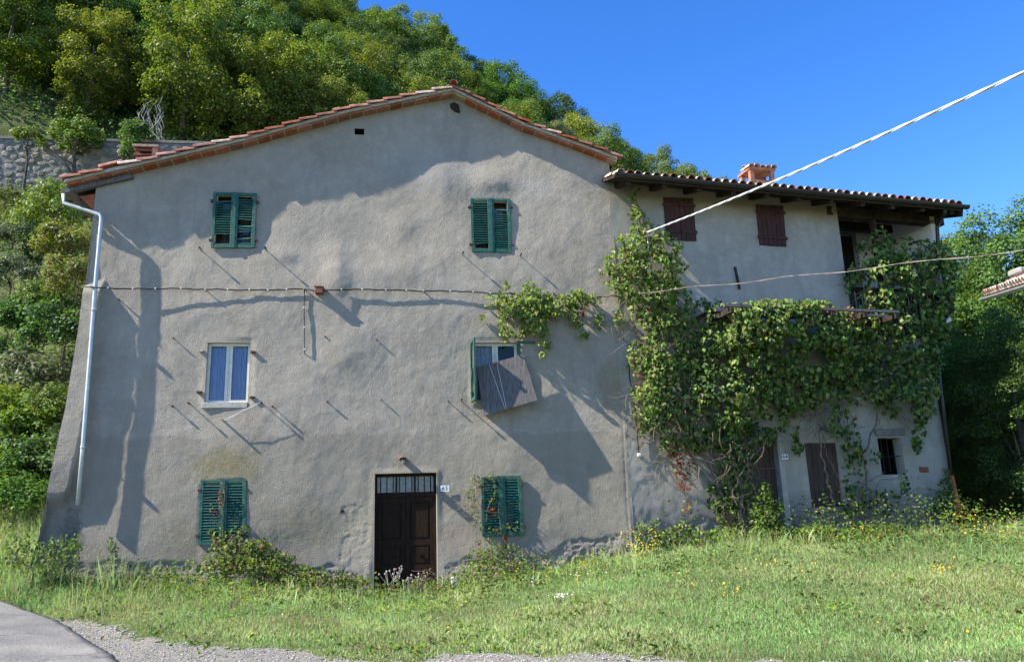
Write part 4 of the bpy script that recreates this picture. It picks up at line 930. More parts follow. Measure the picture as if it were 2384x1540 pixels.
def pick(pal, n, mixd=None):
    a = np.array(PAL[pal])*GAIN.get(pal, 1); c = a[rng.integers(0, len(a), n)]*rng.uniform(.75, 1.3, (n, 1))*rng.uniform(.93, 1.07, (n, 3))
    for pal2, fr_ in (mixd or {}).items():
        k = rng.random(n) < fr_; b = np.array(PAL[pal2])*GAIN.get(pal2, 1); c[k] = b[rng.integers(0, len(b), k.sum())]*rng.uniform(.8, 1.2, (k.sum(), 1))
    return c
def unit(n): v = rng.normal(size=(n, 3)); return v/np.linalg.norm(v, axis=1)[:, None]
def crown_pts(R_, Hh, zc, ncl, per, rc, low=-.5):
    pts = []; nr = []
    for k in range(ncl):
        d = unit(1)[0]
        while d[2] < low: d = unit(1)[0]
        rr = rng.uniform(.4, 1.12)**.7; c = np.array([d[0]*R_*rr, d[1]*R_*rr, zc+d[2]*Hh*rr]); r = rc*rng.uniform(.35, 1.3)
        n = int(per*(r/rc)**2); q = unit(n); q[:, 2] = np.where(q[:, 2] < -.5, -q[:, 2]*.5, q[:, 2]); rad = r*rng.uniform(.5, 1.1, n)**.8
        pts.append(c+q*rad[:, None]*np.array([1.0, 1.0, .95])); nr.append(q*.8+np.array([-.15, -.25, .55])+rng.normal(size=(n, 3))*.45)
    return np.vstack(pts), np.vstack(nr)
def tree_parts(pal, R_, Hh, zc, ncl, per, rc, leaf, mixd=None, low=-.5, trunk=.14, top=None):
    """meshes of a tree standing at the origin"""
    p, nn = crown_pts(R_, Hh, zc, ncl, per, rc, low); cm_ = cardmesh('crown', p, nn, leaf*rng.uniform(.6, 1.35, len(p)), pick(pal, len(p), mixd), MAT['leaf'])
    m = MB(); z = zc+Hh*.3; m.tube([(0, 0, -1.2), (.06, .03, zc*.35), (-.05, .08, zc*.75), (0, 0, z)], [trunk*1.25, trunk, trunk*.75, trunk*.3], 7)
    for k in range(5):
        a_ = k*1.26+random.random(); z0 = zc*random.uniform(.4, .9); e = random.uniform(.5, .8)
        m.tube([(0, 0, z0), (math.cos(a_)*R_*e*.5, math.sin(a_)*R_*e*.5, z0+Hh*.25), (math.cos(a_)*R_*e, math.sin(a_)*R_*e, z0+Hh*.55)], [trunk*.5, trunk*.35, trunk*.12], 5)
    me = bpy.data.meshes.new('trunk'); me.from_pydata([tuple(map(float, v)) for v in m.v], [], m.f); me.materials.append(MAT['bark'])
    return me, cm_
def put_tree(name, parts, loc, rz_, s, label, cat='tree', group=None):
    Mx = Matrix.Translation(Vector(loc)) @ Matrix.Rotation(rz_, 4, 'Z') @ Matrix.Diagonal((s, s, s*random.uniform(.9, 1.12), 1))
    t = link(name, None, None, Mx); tag(t, label, cat, group)
    link('trunk', parts[0], t, Mx); link('crown', parts[1], t, Mx); return t

# ------------------------------------------------------------------ forest on the hill
PROT = {}
for pal, mixd in (('green', {'olive': .1}), ('olive', {'green': .2}), ('yellow', {'olive': .3}), ('dark', {'green': .3}), ('grey', {'green': .3}), ('rust', {'olive': .5})):
    PROT[pal] = [tree_parts(pal, 2.2, 3.0, 3.6, 110, 330, .62, .115, mixd, low=-1), tree_parts(pal, 1.9, 3.5, 3.9, 105, 330, .58, .11, mixd, low=-1)]
cands = []
for y in np.arange(19.2, 66, 3.6):
    for x in np.arange(-52, 34, 3.9):
        xx = x+rng.uniform(-1.3, 1.3)+((y*7) % 3); yy_ = y+rng.uniform(-1.2, 1.2)
        crest = 60-.68*(xx+2.5)
        if yy_ > crest+1: continue
        z = gz(xx, yy_)
        if z < 1.3: continue
        px, py, _ = project((xx, yy_, z+4.4))
        if yy_ < 19.3: yy_ = 19.3; z = gz(xx, yy_)
        if not (-160 < px < 1640 and -190 < py < 620): continue
        # behind the roof?
        lim = np.interp(px, [0, 160, 1060, 1430, 1700], [470, 430, 215, 390, 420])
        if py > lim+(60 if px < 420 else 95): continue
        cands.append((xx, yy_, z, px, py))
cands.sort(key=lambda c: (round(c[1]/3.6), c[3]))
print('hill trees', len(cands))
ordn = ['first', 'second', 'third', 'fourth', 'fifth', 'sixth', 'seventh', 'eighth', 'ninth', 'tenth', 'eleventh', 'twelfth', 'thirteenth', 'fourteenth', 'fifteenth', 'sixteenth', 'seventeenth', 'eighteenth', 'nineteenth', 'twentieth']
cname = {'green': 'mid-green', 'olive': 'olive-green', 'yellow': 'yellow-green', 'dark': 'dark-green', 'grey': 'grey-green', 'rust': 'browning'}
cnt = {}
for xx, yy_, z, px, py in cands:
    w_ = {'green': 5, 'olive': 2.2, 'yellow': 1.4, 'dark': 2.4, 'grey': 1, 'rust': .5}
    if 380 < px < 760 and py > 130: w_['yellow'] = 7; w_['olive'] = 5
    if px > 1000: w_['olive'] = 5; w_['yellow'] = 3
    if px < 300 and 100 < py < 260: w_['rust'] = 2
    kk = list(w_); pr_ = np.array([w_[k] for k in kk], float); pal = kk[rng.choice(len(kk), p=pr_/pr_.sum())]
    d = np.interp(px, [850, 1580], [0, 400]) if px > 800 else -999
    if px > 800 and py < d+110: zone = 'on the skyline'
    elif px < 430 and yy_ < 23: zone = 'just above the stone retaining wall'
    elif px < 430: zone = 'on the upper left hillside' if py > 60 else 'at the top left edge of the hillside'
    elif px < 820: zone = 'behind the left roof slope' if yy_ < 30 else 'on the hillside above the left roof slope'
    elif px < 1180: zone = 'behind the gable ridge' if yy_ < 34 else 'on the hillside above the gable ridge'
    else: zone = 'behind the right roof slope'
    key = (pal, zone); i = cnt.get(key, 0); cnt[key] = i+1
    shape = random.choice((0, 1)); o_ = ordn[i] if i < len(ordn) else 'farthest'
    put_tree('hill_tree', PROT[pal][shape], (xx, yy_, z-.2), random.uniform(0, 6.28), random.uniform(.8, 1.15)*(1.0 if yy_ < 40 else 1.05),
             '%s of the %s trees %s, nearest row first' % (o_, cname[pal], zone), group='trees of the wooded hillside')
# undergrowth on the hillside: dark leafy mass
n = 130000; X = rng.uniform(-40, 30, n); Y = 17.6+rng.uniform(0, 1, n)**1.3*44; k = Y < 60-.68*(X+2.5)+1; X, Y = X[k], Y[k]
Z = ground_z(X, Y)+rng.uniform(0, 1, len(X))**2*1.6
c0 = np.array([0, 30, 20.0])
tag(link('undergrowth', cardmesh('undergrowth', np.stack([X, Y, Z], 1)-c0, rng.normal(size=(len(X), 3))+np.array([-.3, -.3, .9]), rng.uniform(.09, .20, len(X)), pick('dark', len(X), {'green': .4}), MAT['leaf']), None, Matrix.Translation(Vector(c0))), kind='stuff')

# ------------------------------------------------------------------ retaining wall of field stones
FW = Frame((0, 17.0), 0); rw = empty('retaining_wall', FW.pt(-13, 0, 15), 'long grey rubble stone retaining wall holding the wooded slope above the bank', 'wall')
def wtop(u): return 17.62+.018*(u+16)
m = MB(); us = np.arange(-30, -4, .5)
for i in range(len(us)-1): m.hexa([(us[i], 17.0, 14.2), (us[i+1], 17.0, 14.2), (us[i+1], 17.0, wtop(us[i+1])), (us[i], 17.0, wtop(us[i]))], [(us[i], 17.6, 14.2), (us[i+1], 17.6, 14.2), (us[i+1], 17.6, wtop(us[i+1])), (us[i], 17.6, wtop(us[i]))])
m.build('mortar_core', MAT['stone_mortar'], rw)
m = MB()
us = np.arange(-30, -4.5, 1.1)
for i in range(len(us)-1): m.hexa([(us[i]+.005, 16.93, wtop(us[i])), (us[i+1]-.005, 16.93, wtop(us[i+1])), (us[i+1]-.005, 16.93, wtop(us[i+1])+.12), (us[i]+.005, 16.93, wtop(us[i])+.12)], [(us[i]+.005, 17.65, wtop(us[i])), (us[i+1]-.005, 17.65, wtop(us[i+1])), (us[i+1]-.005, 17.65, wtop(us[i+1])+.12), (us[i]+.005, 17.65, wtop(us[i])+.12)])
m.build('coping', MAT['stone_mortar'], rw)
SM = []
for k in range(7):
    n = 9; vs_ = []; rr = [random.uniform(.68, 1.15) for _ in range(n)]
    for j, (sc, yy_) in enumerate(((1, .0), (.95, -.03), (.6, -.055))):
        for i in range(n): a_ = 2*math.pi*i/n; vs_.append((rr[i]*sc*math.cos(a_)*.5, yy_, rr[i]*sc*math.sin(a_)*.5))
    fs = [(j*n+i, j*n+(i+1) % n, (j+1)*n+(i+1) % n, (j+1)*n+i) for j in range(2) for i in range(n)]+[tuple(range(2*n, 3*n))]
    me = bpy.data.meshes.new('stone'); me.from_pydata(vs_, [], fs); me.materials.append(MAT['stone']); bm = bmesh.new(); bm.from_mesh(me); bmesh.ops.recalc_face_normals(bm, faces=bm.faces); bm.to_mesh(me); bm.free(); SM.append(me)
z = 14.95; row = 0; ns = 0
while z < 17.45:
    h = random.uniform(.22, .33); u = -17.2+random.random()*.2
    while u < -8.9 and ns < 298:
        w_ = random.uniform(.22, .58); zz = z+random.uniform(-.09, .09)
        M = Matrix.Translation((u+w_/2, 17.02, zz+h/2)) @ Matrix.Rotation(random.uniform(-.3, .3), 4, 'Y') @ Matrix.Diagonal((w_*.93, random.uniform(.7, 1.5), h*.95, 1))
        link('stone', random.choice(SM), rw, M); ns += 1; u += w_
    z += h; row += 1
print('stones', ns)
# tree growing against the wall, dead twigs, bushes on the bank
sap = tree_parts('green', .95, .8, 3.1, 26, 190, .36, .11, {'yellow': .35}, trunk=.10)
sx, sy = -12.9, 16.2
p = FW.hit(180, 300, .8); put_tree('young_tree', sap, (p[0], 16.2, p[2]-3.3), 0, 1.0, 'young tree with ivy-clad trunk standing in front of the stone retaining wall')
p = FW.hit(165, 350, 1.0); sap2 = tree_parts('yellow', .9, .35, 2.2, 14, 150, .3, .11, {'green': .4}, trunk=.06); p = FW.hit(75, 292, .8); put_tree('young_tree', sap2, (p[0], 16.1, p[2]-2.3), 1, .8, 'light green spindly tree leaning over the left end of the retaining wall')
p = FW.hit(320, 330, .3); sap3 = tree_parts('green', .6, 1.3, 2.2, 22, 180, .34, .11, {'grey': .2}, trunk=.08); put_tree('young_tree', sap3, (p[0], 16.7, p[2]-2.4), 2, 1.0, 'narrow leafy tree rising over the wall beside the brick chimney')
p = FW.hit(352, 250, -.6); t = empty('dead_branches', p, 'bundle of bare pale twigs hanging above the retaining wall by the chimney', 'branches'); m = MB()
for k in range(16):
    q = p+np.array([rng.normal()*.28, 0, rng.normal()*.25]); pts = [tuple(q)]; dx = rng.normal()*.06
    for s in range(7): q = q+np.array([dx+rng.normal()*.10, rng.normal()*.05-.01, -.26]); pts.append(tuple(q))
    m.tube(pts, [.022*(1-.1*s) for s in range(8)], 4)
m.build('twigs', MAT['deadwood'], t)

BUSH = {pal: [tree_parts(pal, 1.05, .85, .35, 46, 150, .34, .09, mixd, low=-.3, trunk=.03) for _ in range(2)] for pal, mixd in (('green', {'yellow': .2}), ('dark', {'green': .4}), ('grey', {'green': .2}), ('yellow', {'green': .3}), ('olive', {'dry': .12}))}
bush_list = [(130, 490, 'yellow', 8.5, 1.0, 'bright light green bush on the bank just left of the house eave'), (60, 515, 'green', 12, .7, 'green bush high on the bank below the left part of the wall'),
 (30, 545, 'grey', 11, .7, 'pale grey-green bush at the left edge below the retaining wall'), (95, 590, 'dark', 11, .8, 'dark bush in the middle of the upper bank'), (25, 640, 'grey', 10, .8, 'grey-green bush at the left edge of the middle bank'),
 (165, 560, 'olive', 7.5, .95, 'olive bush with broad leaves against the upper left house corner'), (180, 640, 'olive', 5.5, .8, 'olive creeper bush touching the house corner beside the cable'), (120, 690, 'green', 8, .8, 'green bush on the middle bank'),
 (60, 740, 'dark', 8, .8, 'dark bush above the silvery shrub'), (150, 770, 'dark', 6, 1.0, 'dark bush between silvery shrub and house corner'), (95, 885, 'grey', 6.2, 1.05, 'round silvery grey-green shrub on the left bank'),
 (10, 830, 'dark', 7.5, .8, 'dark bush left of the silvery shrub'), (150, 930, 'green', 4.5, .7, 'small green bush under the silvery shrub near the wall'), (60, 990, 'yellow', 5.5, 1.0, 'yellow-green low bush below the silvery shrub'),
 (10, 970, 'yellow', 6, 1.0, 'yellow-green low bush at the left edge of the grassy bank'), (110, 1060, 'dark', 3.8, .95, 'dark bush close to the sloping left house corner'), (40, 1090, 'green', 4.2, 1.0, 'green bush on the lower bank'),
 (10, 1150, 'dark', 4.0, .8, 'dark bush at the left edge just above the tall grass'), (80, 1150, 'green', 3.0, .8, 'green bush at the foot of the bank beside the house'), (20, 1050, 'dark', 5, 1.0, 'dark bush at the left edge under the grassy bank'), (196, 432, 'green', 12, .6, 'green bush peeping over the lower left end of the roof'), (15, 465, 'olive', 14, .7, 'olive bush directly below the left end of the wall')]
for px, py, pal, yy_, s, lab in bush_list:
    d = ray(px, py); t_ = (yy_-CAM[1])/d[1]; p = CAM+d*t_; x_, y_ = p[0], p[1]
    z = p[2]-.55*s
    put_tree('bush', random.choice(BUSH[pal]), (x_, y_, z), random.uniform(0, 6), s, lab, 'bush', 'bushes of the left bank')
n = 110000; X = rng.uniform(-22, -6.3, n); Y = rng.uniform(1.0, 17, n); Z = ground_z(X, Y)+rng.uniform(0, 1, n)**1.7*.55; c0 = np.array([-13, 9, 7.0])
keepb = fbm(X*.6, Y*.6, 3, 91) > -.12; X, Y, Z = X[keepb], Y[keepb], Z[keepb]
tag(link('bank_scrub', cardmesh('bank_scrub', np.stack([X, Y, Z], 1)-c0, rng.normal(size=(len(X), 3))*.7+np.array([-.3, -.4, .9]), rng.uniform(.04, .12, len(X)), pick('yellow', len(X), {'green': .4, 'dark': .25, 'dry': .1, 'grey': .15}), MAT['leaf']), None, Matrix.Translation(Vector(c0))), kind='stuff')

# ------------------------------------------------------------------ trees on the right
RT = {pal: tree_parts(pal, 2.6, 5.2, 6.0, 200, 420, .66, .10, mixd, low=-1.0, trunk=.22) for pal, mixd in (('green', {'olive': .15}), ('olive', {'green': .3}), ('dark', {'green': .4}))}
for px, dist, hgt, pal, s, lab in [(2262, 28, 12.0, 'olive', .92, 'tall olive-green oak right behind the drainpipe corner of the attached house'), (2375, 31, 13.2, 'olive', 1.18, 'tallest olive-green oak at the right edge against the sky'),
    (2480, 27, 11.6, 'green', 1.05, 'green tree cut by the right edge of the picture'), (2300, 25, 8.0, 'green', .62, 'lower green tree in front of the oaks, left of the neighbouring roof'), (2400, 23, 6.5, 'dark', .62, 'dark low tree beneath the neighbouring roof at the right edge'),
    (2235, 36, 12, 'dark', .95, 'dark tree standing behind the first oak'), (2300, 34, 13, 'dark', 1.0, 'dark tree deep behind the right-hand oaks'), (2400, 33, 13, 'dark', 1.0, 'dark tree behind the oak at the right edge')]:
    d = ray(px, 1150); d = d/np.hypot(d[0], d[1]); x_, y_ = CAM[0]+d[0]*dist, CAM[1]+d[1]*dist; zg = gz(x_, y_)
    put_tree('oak_tree', RT[pal], (x_, y_, zg-.6), random.uniform(0, 6), s*.80, lab, group='trees right of the attached house')
# dead branch sticking out on the right
A_ = [CAM+ray(x, y)*24 for x, y in ((2190, 880), (2197, 903), (2225, 912), (2285, 912))]; B_ = [CAM+ray(x, y)*24 for x, y in ((2262, 912), (2266, 895), (2250, 888))]; C_ = [CAM+ray(x, y)*24 for x, y in ((2197, 903), (2215, 880), (2235, 872))]; D_ = [CAM+ray(x, y)*24 for x, y in ((2266, 910), (2267, 930), (2266, 945))]
t = empty('dead_branch', A_[0], 'bare pale dead branch jutting right from behind the attached house corner', 'branch'); m = MB()
for q, r in ((A_, .03), (B_, .018), (C_, .018), (D_, .012)): m.tube(q, [r*(1-.2*i) for i in range(len(q))], 5)
m.build('limb', MAT['deadwood'], t)

# ------------------------------------------------------------------ neighbouring roof at the right edge
nb_ = empty('neighbouring_house', (12.2, -4, 0), 'corner of a neighbouring tiled eave with grey gutter at the right edge', 'house')
A_ = CAM+14*ray(2297, 690); B_ = CAM+11.2*ray(2384, 663); ev2 = Vector(B_-A_); ev2.z *= 1; Ld = ev2.length; ev2.normalize(); bk2 = Vector((-ev2.y, ev2.x, 0)).normalized()
if bk2.x < 0: bk2 = -bk2
def np_(s, t_, h=0): return Vector(A_)+ev2*s+bk2*t_+Vector((0, 0, .32*t_+h))
m = MB(); m.hexa([np_(0, .02, -.02), np_(6, .02, -.02), np_(6, 4, -.02), np_(0, 4, -.02)], [np_(0, .02, .02), np_(6, .02, .02), np_(6, 4, .02), np_(0, 4, .02)]); nr_ = m.build('roof_deck', MAT['timber'], nb_)
gutter(np_(-.02, -.05, .0), np_(6, -.05, .0), .06, MAT['zinc'], nb_)
s = .12
while s < 6:
    for row in range(4): lay_tile(TMo if random.random() < .85 else TM, nb_, np_(s, -.04+row*.38, .05), bk2+Vector((0, 0, .27)), (0, 0, 1))
    s += .21
m = MB(); q = np_(.45, .5, .18); m.box(q, (.3, .3, .12)); m.build('ridge_stone', MAT['stone'], nb_, bevel=.03)
m = MB(); 
a0, a1, a2, a3 = np_(.5, .5, -.06), np_(6, .5, -.06), np_(6, 4, -.06), np_(.5, 4, -.06)
lo = [Vector((q.x, q.y, -.3)) for q in (a0, a1, a2, a3)]; m.hexa(lo, [a0, a1, a2, a3]); m.build('wall', MAT['stucco2'], nb_)

# ------------------------------------------------------------------ vines
def vine_leaves(blobs, dens=1.0, size=.105, pal='vine', mixd=None, out=.9, thin=-.2):
    Ps = []; Ns = []
    for b in blobs:
        cx, cy, rx, ry, w, dw = b[:6]; k = b[6] if len(b) > 6 else 1.0
        n = int(math.pi*rx*ry/25.0*k*dens)+6; a_ = rng.uniform(0, 2*math.pi, n); r = np.sqrt(rng.uniform(0, 1, n))*rng.choice([1, 1, 1, 1.15, 1.3], n)
        xs_ = cx+np.cos(a_)*r*rx; ys_ = cy+np.sin(a_)*r*ry
        keepv = fbm(xs_/24.0, ys_/24.0, 2, 777)+rng.normal(size=n)*.12 > thin; xs_, ys_, a_, r = xs_[keepv], ys_[keepv], a_[keepv], r[keepv]; n = len(xs_)
        bul = np.sqrt(np.clip(1-(r/1.3)**2, 0, 1))
        for x, y, bb in zip(xs_, ys_, bul):
            fr = M0 if x < 1440 else R0; ww = w+dw*bb*(rng.uniform(.25, 1) if rng.random() < .8 else rng.uniform(0, 1)); Ps.append(fr.hit(x, y, max(ww, .03)))
        Ns.append(np.stack([np.cos(a_)*r*.5-.25, -np.full(n, out), np.sin(a_)*-r*.3+.55], 1)+rng.normal(size=(n, 3))*.55)
    Ps = np.array(Ps); Ns = np.vstack(Ns); n = len(Ps); c0 = Ps.mean(0)
    me = leafmesh('foliage', Ps-c0, Ns, size*.92*rng.uniform(.4, 1.25, n), pick(pal, n, mixd), MAT['vine_leaf'], tip=np.tile([.0, -.2, -1.0], (n, 1)), curl=.22)
    return me, c0
def vine(root, blobs, **kw):
    kw.setdefault('thin', -9)
    me, c0 = vine_leaves(blobs, **kw); return tag(link('foliage', me, root, Matrix.Translation(Vector(c0))), kind='stuff')
def stem(root, pxs, w, r0_, r1_, wob=.03, name='stem', mat='twig'):
    P_ = []
    for i in range(len(pxs)-1):
        for f in np.linspace(0, 1, 6)[:-1]:
            x = pxs[i][0]*(1-f)+pxs[i+1][0]*f; y = pxs[i][1]*(1-f)+pxs[i+1][1]*f; ww = w if not hasattr(w, '__len__') else w[i]*(1-f)+w[i+1]*f
            P_.append((M0 if x < 1440 else R0).hit(x, y, ww)+rng.normal(size=3)*wob*np.array([1, .5, .5]))
    n = len(P_); m = MB(); m.tube(P_, [r0_+(r1_-r0_)*i/(n-1) for i in range(n)], 6); m.build(name, MAT[mat], root, True)
def twigs(root, boxes, n, w, name='twigs', mat='twig', L=60, r=.006):
    m = MB()
    for k in range(n):
        x0, y0, x1, y1 = boxes[rng.integers(len(boxes))]; x, y = rng.uniform(x0, x1), rng.uniform(y0, y1); a_ = rng.normal()*.8+math.pi/2; ww = rng.uniform(*w); pts = []
        for s in range(5):
            pts.append(tuple((M0 if x < 1440 else R0).hit(x, y, max(.02, ww)))); a_ += rng.normal()*.35; x += math.cos(a_)*L/5; y += math.sin(a_)*L/5; ww += rng.normal()*.04
        m.tube(pts, [r*1.2, r, r, r*.8, r*.5], 4)
    return tag(m.build(name, MAT[mat], root, True), kind='stuff')
v1 = empty('climbing_vine', R0.hit(1690, 1215, .3), 'tall leafy climber on the corner between both houses reaching the eave', 'vine')
vine(v1, [(1600, 760, 26, 60, .1, .4, .9), (1605, 850, 30, 50, .1, .4, 1), (1600, 940, 36, 40, .1, .4, 1), (1620, 1000, 36, 40, .1, .4, .9), (1490, 830, 26, 40, .1, .4, .8), (1510, 940, 34, 60, .1, .5, 1), (1478, 440, 9, 24, .1, .25), (1474, 478, 13, 26, .1, .3), (1487, 515, 20, 25, .1, .35), (1512, 545, 42, 22, .1, .4), (1480, 575, 42, 28, .1, .5, 1.2), (1545, 578, 36, 28, .1, .5, 1.2), (1460, 620, 52, 38, .1, .55, 1.2), (1530, 625, 55, 40, .1, .6, 1.3), (1455, 660, 38, 30, .1, .5), (1520, 675, 68, 36, .1, .6, 1.3), (1565, 700, 38, 45, .1, .5), (1500, 720, 38, 30, .1, .45, .8), (1545, 750, 58, 40, .1, .55, 1.1), (1555, 810, 48, 42, .1, .55), (1520, 790, 24, 30, .1, .4, .7), (1530, 860, 48, 36, .1, .6, 1.1), (1580, 870, 34, 36, .1, .5, .8), (1525, 910, 45, 30, .1, .6, 1.1), (1545, 950, 52, 34, .1, .6), (1520, 980, 34, 26, .1, .5, .9), (1575, 1000, 38, 34, .1, .5, .8), (1560, 1035, 26, 26, .1, .4, .7), (1395, 745, 13, 20, .1, .15, .7), (1440, 745, 12, 24, .1, .2, .6)], mixd={'dry': .05, 'olive': .15}, dens=1.3, thin=-.5)
vine(v1, [(1575, 1055, 14, 40, .15, .3, .8), (1585, 1105, 11, 40, .15, .25, .8), (1603, 1120, 7, 40, .15, .2, .6), (1560, 1030, 14, 24, .2, .3, .6), (1488, 905, 7, 45, .2, .3, .5), (1600, 1180, 9, 26, .15, .2, .5), (1612, 1060, 8, 40, .15, .2, .5), (1480, 850, 6, 20, .2, .2, .4)], size=.07, pal='red', mixd={'dry': .3, 'vine': .15})
for pts, w, a_, b_ in [([(1700, 1225), (1685, 1150), (1640, 1060), (1590, 980), (1550, 900), (1520, 830), (1480, 760), (1465, 700), (1470, 600)], .2, .05, .015), ([(1705, 1225), (1700, 1120), (1660, 1040), (1610, 960), (1560, 880), (1545, 800), (1530, 700), (1500, 560), (1480, 470), (1478, 440)], .22, .04, .01), ([(1470, 830), (1455, 790), (1440, 740), (1445, 690), (1470, 670), (1440, 650)], .12, .018, .006), ([(1460, 700), (1480, 760), (1500, 830), (1480, 870)], .15, .012, .006), ([(1690, 1150), (1650, 1130), (1600, 1040), (1560, 1000)], .12, .03, .012)]:
    stem(v1, pts, w, a_, b_)
twigs(v1, [(1450, 690, 1620, 1000), (1500, 860, 1640, 1100)], 170, (.1, .6), L=80)
v2 = empty('hanging_vine', M0.hit(1400, 690, .2), 'bright green vine arm sprawling along the cable above the hanging board', 'vine')
vine(v2, [(1165, 700, 30, 17, .05, .3, .8), (1195, 715, 36, 28, .05, .45, 1.1), (1236, 690, 32, 22, .05, .45, 1.1), (1232, 665, 12, 16, .05, .2, .7), (1180, 668, 8, 10, .05, .15, .6), (1245, 722, 34, 30, .05, .5, 1.3), (1290, 712, 40, 26, .05, .45, 1.1), (1335, 700, 34, 20, .05, .35, 1), (1375, 695, 30, 13, .05, .3, .9), (1340, 685, 20, 10, .05, .3, .9), (1173, 760, 14, 22, .05, .3, .8), (1205, 775, 18, 16, .05, .3, .6), (1178, 785, 10, 12, .05, .25, .6), (1250, 758, 22, 26, .05, .4, 1.1), (1268, 792, 13, 26, .05, .35, .8), (1218, 760, 14, 20, .05, .3, .7), (1335, 730, 15, 22, .05, .3, .7), (1350, 765, 9, 22, .05, .25, .7), (1364, 782, 8, 6, .05, .2, .7), (1120, 738, 6, 5, .05, .1, .7), (1262, 822, 6, 12, .05, .3, .6)], mixd={'yellow': .25}, thin=-.8)
vine(v2, [(1357, 725, 4, 10, .1, .2, 1.2), (1345, 757, 4, 8, .1, .2, 1.2)], size=.07, pal='red')
stem(v2, [(1460, 690), (1400, 690), (1300, 695), (1220, 700), (1150, 712)], .2, .016, .008, .02); stem(v2, [(1250, 700), (1262, 760), (1262, 815)], .2, .008, .004, .02)
twigs(v2, [(1170, 690, 1380, 740)], 30, (.1, .4), L=40)
v3 = empty('grape_vine', R0.hit(1740, 1215, .4), 'dense grape vine spread over the pergola above the door numbered 64', 'vine')
vine(v3, [(1640, 830, 40, 60, .1, .4, 1), (1625, 900, 34, 50, .1, .4, 1), (1650, 720, 30, 22, .1, .4, 1), (1990, 790, 50, 50, .1, .6, 1), (1960, 860, 50, 44, .1, .5, 1), (1990, 900, 40, 40, .1, .4, .8), (1850, 930, 44, 30, .1, .5, .9), (1700, 1000, 60, 40, .1, .4, 1.1), (1760, 1010, 44, 30, .1, .3, .9), (1640, 1010, 40, 40, .1, .35, .9), (1790, 712, 45, 14, .8, .5, 1.6), (1850, 710, 50, 14, .8, .5, 1.6), (1900, 716, 40, 14, .7, .5, 1.4), (1740, 722, 40, 14, .6, .5, 1.3), (1820, 745, 90, 30, .9, .5, 1.2), (1900, 770, 80, 36, .8, .5, 1.0), (1760, 770, 60, 36, .7, .5, .9), (1670, 735, 34, 26, .2, .5, .8), (1720, 735, 44, 26, .3, .8, 1.1), (1780, 730, 60, 24, .4, 1.0, 1.3), (1850, 728, 56, 25, .4, 1.0, 1.4), (1910, 735, 50, 26, .4, .9, 1.2), (1965, 750, 42, 28, .3, .8, 1.0), (1660, 790, 40, 40, .2, .5, .8), (1730, 780, 60, 36, .3, .9, 1.2), (1810, 780, 64, 36, .3, 1.1, 1.3), (1890, 785, 60, 38, .3, 1.0, 1.3), (1960, 800, 44, 40, .2, .8, 1), (1690, 850, 55, 40, .2, .6, 1), (1770, 840, 62, 42, .2, .9, 1.2), (1850, 840, 52, 38, .2, .8, 1.1), (1920, 850, 50, 36, .2, .7, 1), (1660, 910, 54, 40, .2, .5, .9), (1730, 905, 56, 44, .2, .7, 1.1), (1800, 900, 42, 36, .2, .6, .9), (1880, 895, 40, 30, .2, .6, .9), (1640, 955, 36, 30, .2, .4, .7), (1710, 965, 50, 36, .2, .5, .9), (1780, 960, 44, 34, .2, .4, .8), (1920, 930, 42, 36, .2, .5, .9), (1950, 980, 34, 34, .15, .4, .8), (1985, 1040, 22, 40, .1, .3, .6), (1830, 960, 20, 34, .15, .3, .6), (1850, 1020, 10, 30, .15, .2, .7), (1862, 1045, 8, 12, .15, .2, .7)], mixd={'dry': .03, 'dark': .3}, size=.115, dens=1.6, thin=-.28)
vine(v3, [(1690, 1010, 36, 30, .1, .3, .7), (1730, 1050, 30, 40, .1, .3, .8), (1700, 1110, 28, 40, .1, .25, .7), (1735, 1130, 24, 50, .1, .3, .7), (1690, 1180, 30, 36, .1, .35, 1.1), (1715, 1060, 40, 60, .1, .35, 1.2), (1720, 1150, 26, 50, .1, .3, 1.2), (1665, 1150, 18, 30, .1, .2, .5)], mixd={'dark': .4, 'dry': .08}, size=.09, dens=1.5, thin=-.6)
vine(v3, [(1950, 722, 45, 7, .5, .7, 1.3), (1990, 738, 22, 14, .4, .6, 1)], size=.09, pal='dry', mixd={'red': .2})
for pts, w, a_, b_ in [([(1725, 1225), (1722, 1140), (1700, 1060), (1715, 980), (1720, 880), (1740, 780)], .3, .06, .02), ([(1745, 1220), (1740, 1150), (1735, 1080), (1745, 1000), (1760, 900), (1800, 800)], .25, .045, .015), ([(1700, 1225), (1698, 1160), (1660, 1090), (1640, 1010)], .2, .035, .012), ([(1940, 1180), (1925, 1120), (1912, 1060), (1905, 980), (1880, 880)], .3, .028, .012), ([(1960, 1175), (1950, 1110), (1925, 1060), (1912, 1000)], .28, .014, .01)]:
    stem(v3, pts, w, a_, b_)
twigs(v3, [(1620, 860, 1840, 1020), (1690, 1000, 1780, 1180), (1880, 900, 1980, 1000)], 170, (.1, .6), L=70)
v4 = empty('loggia_vine', R0.hit(1990, 1200, .3), 'shaded vine climbing over the loggia balustrade and hanging down the right corner', 'vine')
